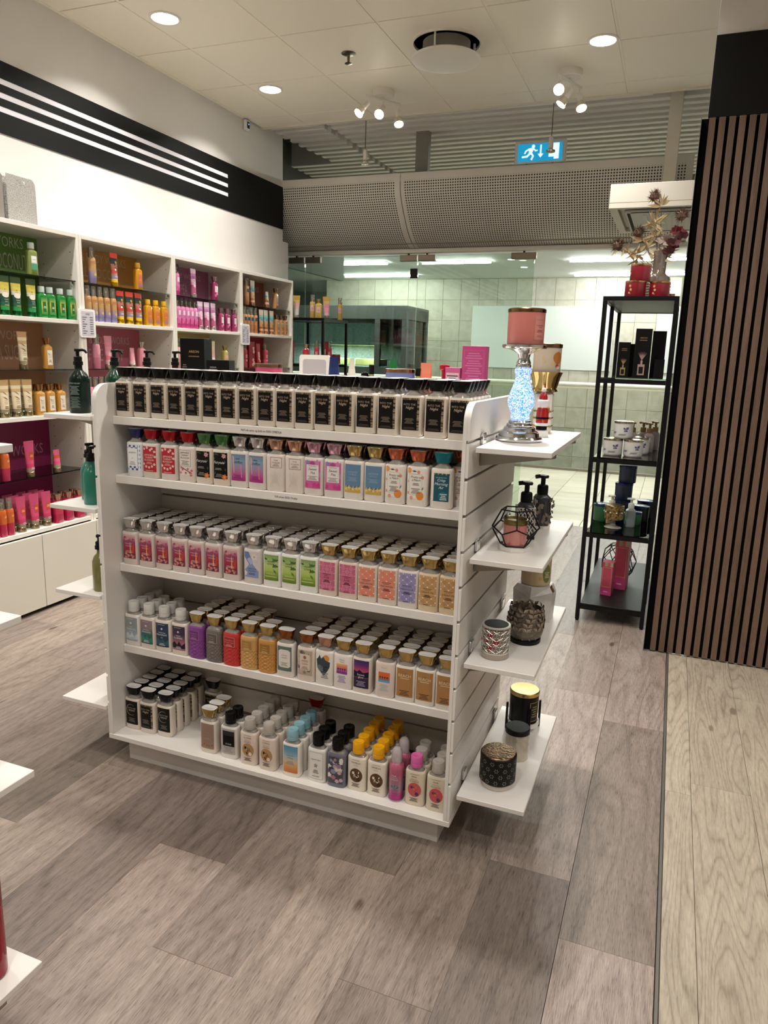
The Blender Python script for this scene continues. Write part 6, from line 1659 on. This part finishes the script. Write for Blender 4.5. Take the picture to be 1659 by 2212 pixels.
pump_bottle('olive green pump bottle on the third left end shelf', -1.292, .062, LSIDE[2], .4, '#7d7a45', r=.027, h=.20)
# red translucent cup on the foreground shelf
t = thing('fragrance_bottle', 'red translucent cylinder bottle at the lower left edge', 'bottle', (-.700, -.935, .1634))
MB().lathe([(.024, 0), (.0285, .003), (.029, .008), (.029, .16)], 40).build('body', glass('red_liquid', '#e0304a', 1.45, .05, '#b01030', .7), t)
MB().lathe([(.0292, .1605), (.0292, .215), (.027, .215), (.027, .162)], 40, ct=False, cb=False).build('cap', glass('red_cap', '#d04050', 1.45, .02, '#a82038', .35), t)
MB().lathe([(.012, .1605), (.012, .19), (.008, .192)], 20).build('sprayer', mat('#8a1020', .3), t)

# ------------------------------------------------------------------ goods on the black rack
RG_ = 'goods on the black metal rack'
def rt(x, y, z): return (x, y, z+.0075)
def red_candle(label, x, y, z):
    t = thing('candle', label, 'candle', (x, y, z), random.uniform(-.4, .4), RG_)
    MB().lathe([(.050, 0), (.052, .003), (.052, .075)], 36).build('tumbler', mat('#8a1024', .35, coat=.3), t); MB().lathe([(.0535, .0752), (.0535, .083), (.050, .085), (.002, .085)], 36).build('lid', mat('#b08a5c', .22, 1), t)
    label_patch(t, .0521, -.85, .016, .008, .07, [('flower', 0, .8, .5, '#c9a468', 1, 5), ('flower', .3, .5, .5, '#c9a468', 1, 5), ('flower', -.2, .25, .4, '#c9a468', 1, 5), ('leaf', .2, .1, .6, 1.4, '#c9a468', 1)], 'gold_flowers')
random.seed(2)
zt = 1.7584
red_candle('red candle with gold lid, left one on the rack top', .235, 2.33, zt); red_candle('red candle with gold lid, right one on the rack top', .352, 2.36, zt); red_candle('red candle stacked on top of the other two', .252, 2.36, zt+.0855)
t = thing('candle', 'tiny pink candle beside the red ones on the rack', 'candle', (.412, 2.42, zt), 0, RG_); MB().lathe([(.018, 0), (.018, .02)], 20).build('tumbler', mat('#c98a8c', .4), t); MB().lathe([(.019, .0202), (.019, .028), (.002, .029)], 20).build('lid', mat('#b08a5c', .3, 1), t)
t = thing('flower_vase', 'ribbed clear vase behind red candles on the rack', 'vase', (.335, 2.55, zt), 0, RG_)
MB().lathe([(.055, 0), (.066, .012), (.066, .10), (.06, .125), (.04, .14), (.034, .15), (.036, .22), (.038, .26), (.036, .26), (.032, .15), (.03, .14)], 32, ct=False).build('ribbed_glass', mat('#6f6358', .12, .2, coat=.6), t)
w = MB()
for i in range(6): w.lathe([(.0665, .015+.014*i), (.070, .021+.014*i), (.0665, .027+.014*i)], 32)
w.build('rib', mat('#8a7f72', .15, .2, coat=.6), t)
# dried flower bouquet
t = thing('dried_flowers', 'dried thistle and leaf bouquet in the vase', 'bouquet', (.335, 2.55, zt+.16), 0, RG_)
heads = [((-.06, -.02, .375), .046, 'th'), ((.085, -.02, .275), .050, 'th'), ((-.125, .0, .20), .048, 'th'), ((-.225, -.02, .13), .052, 'th')]
extra = [((.075, .0, .20), 'ros'), ((.015, -.02, .15), 'leafp'), ((-.04, -.02, .24), 'lf'), ((-.02, -.02, .325), 'lf'), ((-.12, -.02, .085), 'lf'), ((.06, -.03, .13), 'dk'), ((.04, -.03, .085), 'dk'), ((.1, -.02, .165), 'dk')]
random.seed(14)
w = MB(); tips = [h[0] for h in heads]+[e_[0] for e_ in extra]
for p in tips:
    p = Vector(p); w.tube([(0, 0, -.10), (p.x*.15, p.y*.2, .0), (p.x*.6, p.y*.6, p.z*.6), p], [.0022, .002, .0016, .0012], 5)
w.build('stems', mat('#5f4a35', .7), t)
for p, r, _ in heads:
    w = MB(); p = Vector(p)
    for i in range(110):
        d = Vector((random.gauss(0, 1), random.gauss(0, 1), random.gauss(.5, .9))).normalized()
        s = d.cross(Vector((.3, .5, .8))).normalized()*.0028
        w.add([p+d*r*.35-s, p+d*r*.35+s, p+d*r*random.uniform(.8, 1.1)], [(0, 1, 2)])
    w.lathe([(r*.2, p.z-r*.5), (r*.5, p.z-r*.2), (r*.5, p.z+r*.2), (r*.2, p.z+r*.45)], 10, c=(p.x, p.y))
    w.build('thistle_head', mat('#5f4638', .8), t, smooth=0, recalc=False)
LM = {'lf': '#a8926a', 'dk': '#4a1c20', 'ros': '#7a2030', 'leafp': '#a89088'}
for p, k in extra:
    w = MB(); p = Vector(p)
    for i in range(13):
        d = Vector((random.gauss(0, 1), random.gauss(0, .6), random.gauss(.3, .8))).normalized(); n = Vector((random.gauss(0, .4), -1, random.gauss(0, .4))).normalized()
        if k == 'lf': leaf3(w, p+d*.004, d, n, random.uniform(.05, .08), .009)
        else: leaf3(w, p-d*.004, d, n, random.uniform(.036, .058), .020)
    w.build('leaf_cluster' if k != 'ros' else 'blossom', mat(LM[k], .7), t, smooth=0, recalc=False)
w = MB()
for (a, b) in (((-.225, -.02, .13), 6), ((-.125, 0, .20), 6), ((-.06, -.02, .30), 4), ((.02, -.02, .1), 6)):
    p = Vector(a)
    for i in range(b+12):
        d = Vector((random.gauss(0, 1), random.gauss(0, .5), random.gauss(0, .7))).normalized(); leaf3(w, p*random.uniform(.45, .95), d, Vector((random.gauss(0, .4), -1, random.gauss(0, .4))), random.uniform(.05, .085), .009)
w.build('dry_leaves', mat('#b59f78', .7), t, smooth=0, recalc=False)
# reed diffuser cartons
def reed(label, x, y, w_, d_, h_, c, rz=.05):
    t = box(label, x, y, w_, d_, h_, '#070606', [('text', 'AREON', 0, .80, w_*.13, '#b8955c'), ('lines', 0, .755, .78, .45, '#a8855c', 1)]+[('leaf', 0, .36, 1.15, 1.05+.16*i, c, 1, .06) for i in range(7)]+[('rect', -.12, .28, .12, .36, c, 1), ('rect', -.42, .06, .42, .28, c, 1), ('rect', -.26, .09, .26, .23, '#14110f', 2)], rz, RZ[0]+.0075, 'reed_diffuser_box')
    return t
reed('shorter black reed diffuser carton on the rack, left', .205, 2.40, .062, .062, .185, '#b0985c', .08); reed('tall black reed diffuser carton on the rack, middle', .300, 2.37, .082, .075, .255, '#c09a94', .04)
box('black carton standing behind the tall diffuser carton', .375, 2.52, .07, .07, .25, '#080707', (), .03, RZ[0]+.0075, 'reed_diffuser_box'); box('low black carton at right of the diffuser cartons', .39, 2.40, .05, .06, .10, '#080707', (), .03, RZ[0]+.0075, 'reed_diffuser_box'); box('black carton standing behind the shorter diffuser carton', .245, 2.52, .06, .06, .18, '#080707', (), .03, RZ[0]+.0075, 'reed_diffuser_box')
# butterfly candles
def butterfly(label, x, y, z):
    t = thing('candle', label, 'candle', (x, y, z), random.uniform(-.15, .15), RG_)
    MB().lathe([(.044, 0), (.049, .006), (.050, .012), (.050, .082)], 36).build('tumbler', mat('#d9d6d3', .3, coat=.4), t); MB().lathe([(.0515, .0822), (.0515, .091), (.049, .093), (.002, .093)], 36).build('lid', mat('#b5a892', .2, 1), t)
    BF = '#3c3868'
    label_patch(t, .0501, .15, .03, .01, .08, [('leaf', .3, .55, .75, .75, '#5a5488', 1, .7), ('leaf', .3, .55, .6, 2.4, '#5a5488', 1, .7), ('leaf', .3, .52, .45, -.6, BF, 1, .7), ('leaf', .3, .52, .4, 3.9, BF, 1, .7), ('leaf', .3, .35, .6, 1.4, '#1c1a30', 2, .08)]+[('leaf', -.95+.17*i, .06, .65, .9, '#2f2c54', 1, .12) for i in range(7)], 'butterfly_print')
    label_patch(t, .0501, -1.0, .02, .01, .08, [('leaf', -.6+.2*i, .2, .9, 1.0, '#6a6490', 1, .15) for i in range(6)], 'wing_print')
zz = RZ[1]+.0075
butterfly('butterfly print candle, lower left of the stack of three', .197, 2.35, zz); butterfly('butterfly print candle, lower right of the stack of three', .303, 2.34, zz); butterfly('butterfly print candle on top of the other two', .243, 2.37, zz+.0935); butterfly('butterfly print candle half hidden behind the lower right one', .330, 2.50, zz)
def soap2(label, x, y, z, body, capc, h=.155):
    t = thing('soap_dispenser', label, 'soap bottle', (x, y, z), random.uniform(-.3, .3), RG_)
    MB().loft([sup(.026, .026, 3.4, 24, 0), sup(.0275, .0275, 3.4, 24, .003), sup(.0275, .0275, 3.4, 24, h*.6), sup(.016, .016, 2.2, 24, h*.69)]).build('body', mat(body, .2, coat=.5), t)
    pump(t, h*.69+.0003, mat(capc, .35), .95)
for i, (x, y) in enumerate(((.372, 2.62), (.40, 2.76), (.335, 2.68), (.205, 2.60), (.28, 2.62))):
    soap2('lilac foaming soap bottle with bronze pump, %s on the rack' % ('near right', 'far right', 'middle', 'left behind candles', 'centre behind candles')[i], x, y, zz, '#a89a9c', '#8a6238')
# third shelf: blue candles, gold goblet
zz = RZ[2]+.0075
def blue(label, x, y, z, c='#16284e', h=.118):
    t = thing('candle', label, 'candle', (x, y, z), 0, RG_); MB().lathe([(.047, 0), (.049, .004), (.050, h-.012)], 34).build('tumbler', mat(c, .35, coat=.3), t); MB().lathe([(.0515, h-.0118), (.0515, h-.002), (.048, h), (.002, h)], 34).build('lid', mat('#27365a', .25, .7), t)
blue('navy candle, lower one of the blue stack', .262, 2.64, zz+.121, h=.10); blue('navy candle, topmost of the blue stack', .275, 2.66, zz+.2215, h=.10); blue('dark blue candle at the bottom of the blue stack', .262, 2.64, zz, h=.12)
blue('small black candle at right on the third rack shelf', .365, 2.66, zz, '#15161a', .09); blue('black candle behind the small one on third rack shelf', .39, 2.80, zz, '#131416', .10)
for lab, x, y, c in (('green lidded candle behind the gold goblet', .158, 2.56, '#1c5a34'), ('second green candle behind the gold goblet', .33, 2.545, '#1f6a3c')): blue(lab, x, y, zz, c, .075 if x > .3 else .10)
soap2('cream foaming soap with white pump, left of blue candles', .213, 2.50, zz, '#c9a890', '#c9bcb0'); soap2('clear foaming soap with white pump, right of blue candles', .320, 2.46, zz, '#8f9a9a', '#d3d3cf')
t = thing('candle_holder', 'ornate gold goblet candle holder on third rack shelf', 'candle holder', (.235, 2.385, zz), 0, RG_)
MB().lathe([(.047, 0), (.049, .003), (.040, .008), (.018, .014), (.012, .024), (.014, .034), (.022, .040), (.04, .046)], 32).build('glass_foot', mat('#a8a298', .06, .3, coat=.8), t)
MB().lathe([(.040, .0462), (.0505, .052), (.053, .09), (.0535, .128), (.051, .130), (.03, .132), (.002, .131)], 40).build('cup', noisy('gold_filigree', '#4a3c26', '#b59a68', (90, 90, 90), 3, .3, .6, .9), t)
w = MB()
for i in range(10): a = 2*math.pi*i/10; w.lathe([(.001, .088), (.0045, .0905), (.0045, .094), (.001, .0965)], 8, c=(.0535*math.cos(a), .0535*math.sin(a)))
w.build('crystal', mat('#d9d2c2', .1, .3), t)
# lowest shelf
zz = RZ[3]+.0125
def pinkbox(label, x, y, w_, h_): box(label, x, y, w_, w_, h_, '#b8455c', [('rect', -1, 0, 1, .22, '#b03a72', 0), ('lines', 0, .08, .14, .4, '#d890a8', 1, 1), ('ring', -.85, .25, .85, .85, '#c9848c', .08, 1), ('rect', -1, .88, -.5, 1, '#c03c50', 1), ('rect', -.5, .88, 0, 1, '#8a9a7c', 1), ('rect', 0, .88, .5, 1, '#c9505c', 1), ('rect', .5, .88, 1, 1, '#a8a084', 1)], -.15, zz, 'perfume_box')
pinkbox('small coral pink carton on the lowest rack shelf', .232, 2.44, .062, .195); pinkbox('taller coral pink carton behind the small one', .295, 2.60, .075, .30)
t = thing('wire_lantern', 'round black wire lantern behind pink cartons on the rack', 'candle holder', (.265, 2.80, zz), 0, RG_)
w = MB(); pts = []
for j, (r, z) in enumerate(((.05, .003), (.095, .06), (.105, .12), (.085, .18), (.055, .215))):
    pts.append([(r*math.cos(2*math.pi*(i+.5*(j % 2))/7), r*math.sin(2*math.pi*(i+.5*(j % 2))/7), z) for i in range(7)])
for j in range(5):
    for i in range(7):
        if j in (0, 4): w.tube([pts[j][i], pts[j][(i+1) % 7]], .003, 5)
        if j < 4:
            w.tube([pts[j][i], pts[j+1][i]], .003, 5); w.tube([pts[j][i], pts[j+1][(i+1) % 7 if j % 2 else (i-1) % 7]], .003, 5)
w.build('wire_frame', BLACK, t)
# goods on the rack by the glass front
R2G = 'goods on the rack by the glass front'
random.seed(6); zt2 = 1.7254
gp = [('rect', -.9, .35, .9, .9, '#d9a8a4', 0), ('lines', 0, .5, .7, .5, '#b57a74', 3, 1)]
m2 = P_mist('#c2a04c', '#c2a04c', gp); g2_ = P_gel('#c2a44c', '#b59a5c', gp); t2 = P_tube(['#d6d0c6', '#cfc6ba', '#d8b0ac', '#d8a8a4', '#c9a868', '#b8944c'], '#d9d3c8', None)
for p, x, y, lab, c in ((t2, -2.66, 4.02, 'pale pink cream tube, leftmost on the far rack top', 'tube'), (m2, -2.52, 4.05, 'gold body mist on the far rack top', 'bottle'), (g2_, -2.465, 4.06, 'gold gel bottle with pink label on the far rack top', 'bottle'), (t2, -2.43, 4.14, 'gold crimped cream tube in the middle of far rack top', 'tube'), (m2, -2.40, 4.36, 'gold body mist, rightmost on the far rack top', 'bottle'), (tub_ks, -2.40, 4.09, 'short pink tube in front on the far rack top', 'tube')):
    put(p, x, y, zt2, .35, lab, c, R2G)
for p, x, y, lab, c in ((tub_r, -2.70, 4.0, 'red blossom tube, leftmost on the far rack shelf', 'tube'), (gel_m, -2.58, 4.05, 'dark red gel bottle on the far rack shelf', 'bottle'), (mis_r, -2.48, 4.06, 'red body mist on the far rack shelf', 'bottle'), (tub_r, -2.45, 4.15, 'red blossom tube in the middle of far rack shelf', 'tube'), (mis_r, -2.40, 4.15, 'red body mist right of the tubes on far rack shelf', 'bottle')):
    put(p, x, y, 1.3425, .35, lab, c, R2G)
t = thing('candle', 'red blossom candle at right end of far rack shelf', 'candle', (-2.41, 4.30, 1.3425), 0, R2G)
MB().lathe([(.042, 0), (.044, .004), (.044, .075)], 30).build('tumbler', mat('#a01822', .2, coat=.5), t); MB().lathe([(.0455, .0752), (.0455, .083), (.002, .085)], 30).build('lid', mat('#b5a892', .2, 1), t)
label_patch(t, .0441, .3, .028, .01, .07, [('rect', 0, .15, .9, .85, '#e3d9d3', 0), ('flower', -.5, .7, .4, '#e0b8b4', 1, 5), ('flower', -.6, .3, .4, '#e0b8b4', 1, 5)], 'label')
# remove prototypes never placed
for o in list(bpy.data.objects):
    if o.type == 'EMPTY' and 'label' not in o and o.parent is None:
        for ch in list(o.children): bpy.data.objects.remove(ch)
        bpy.data.objects.remove(o)
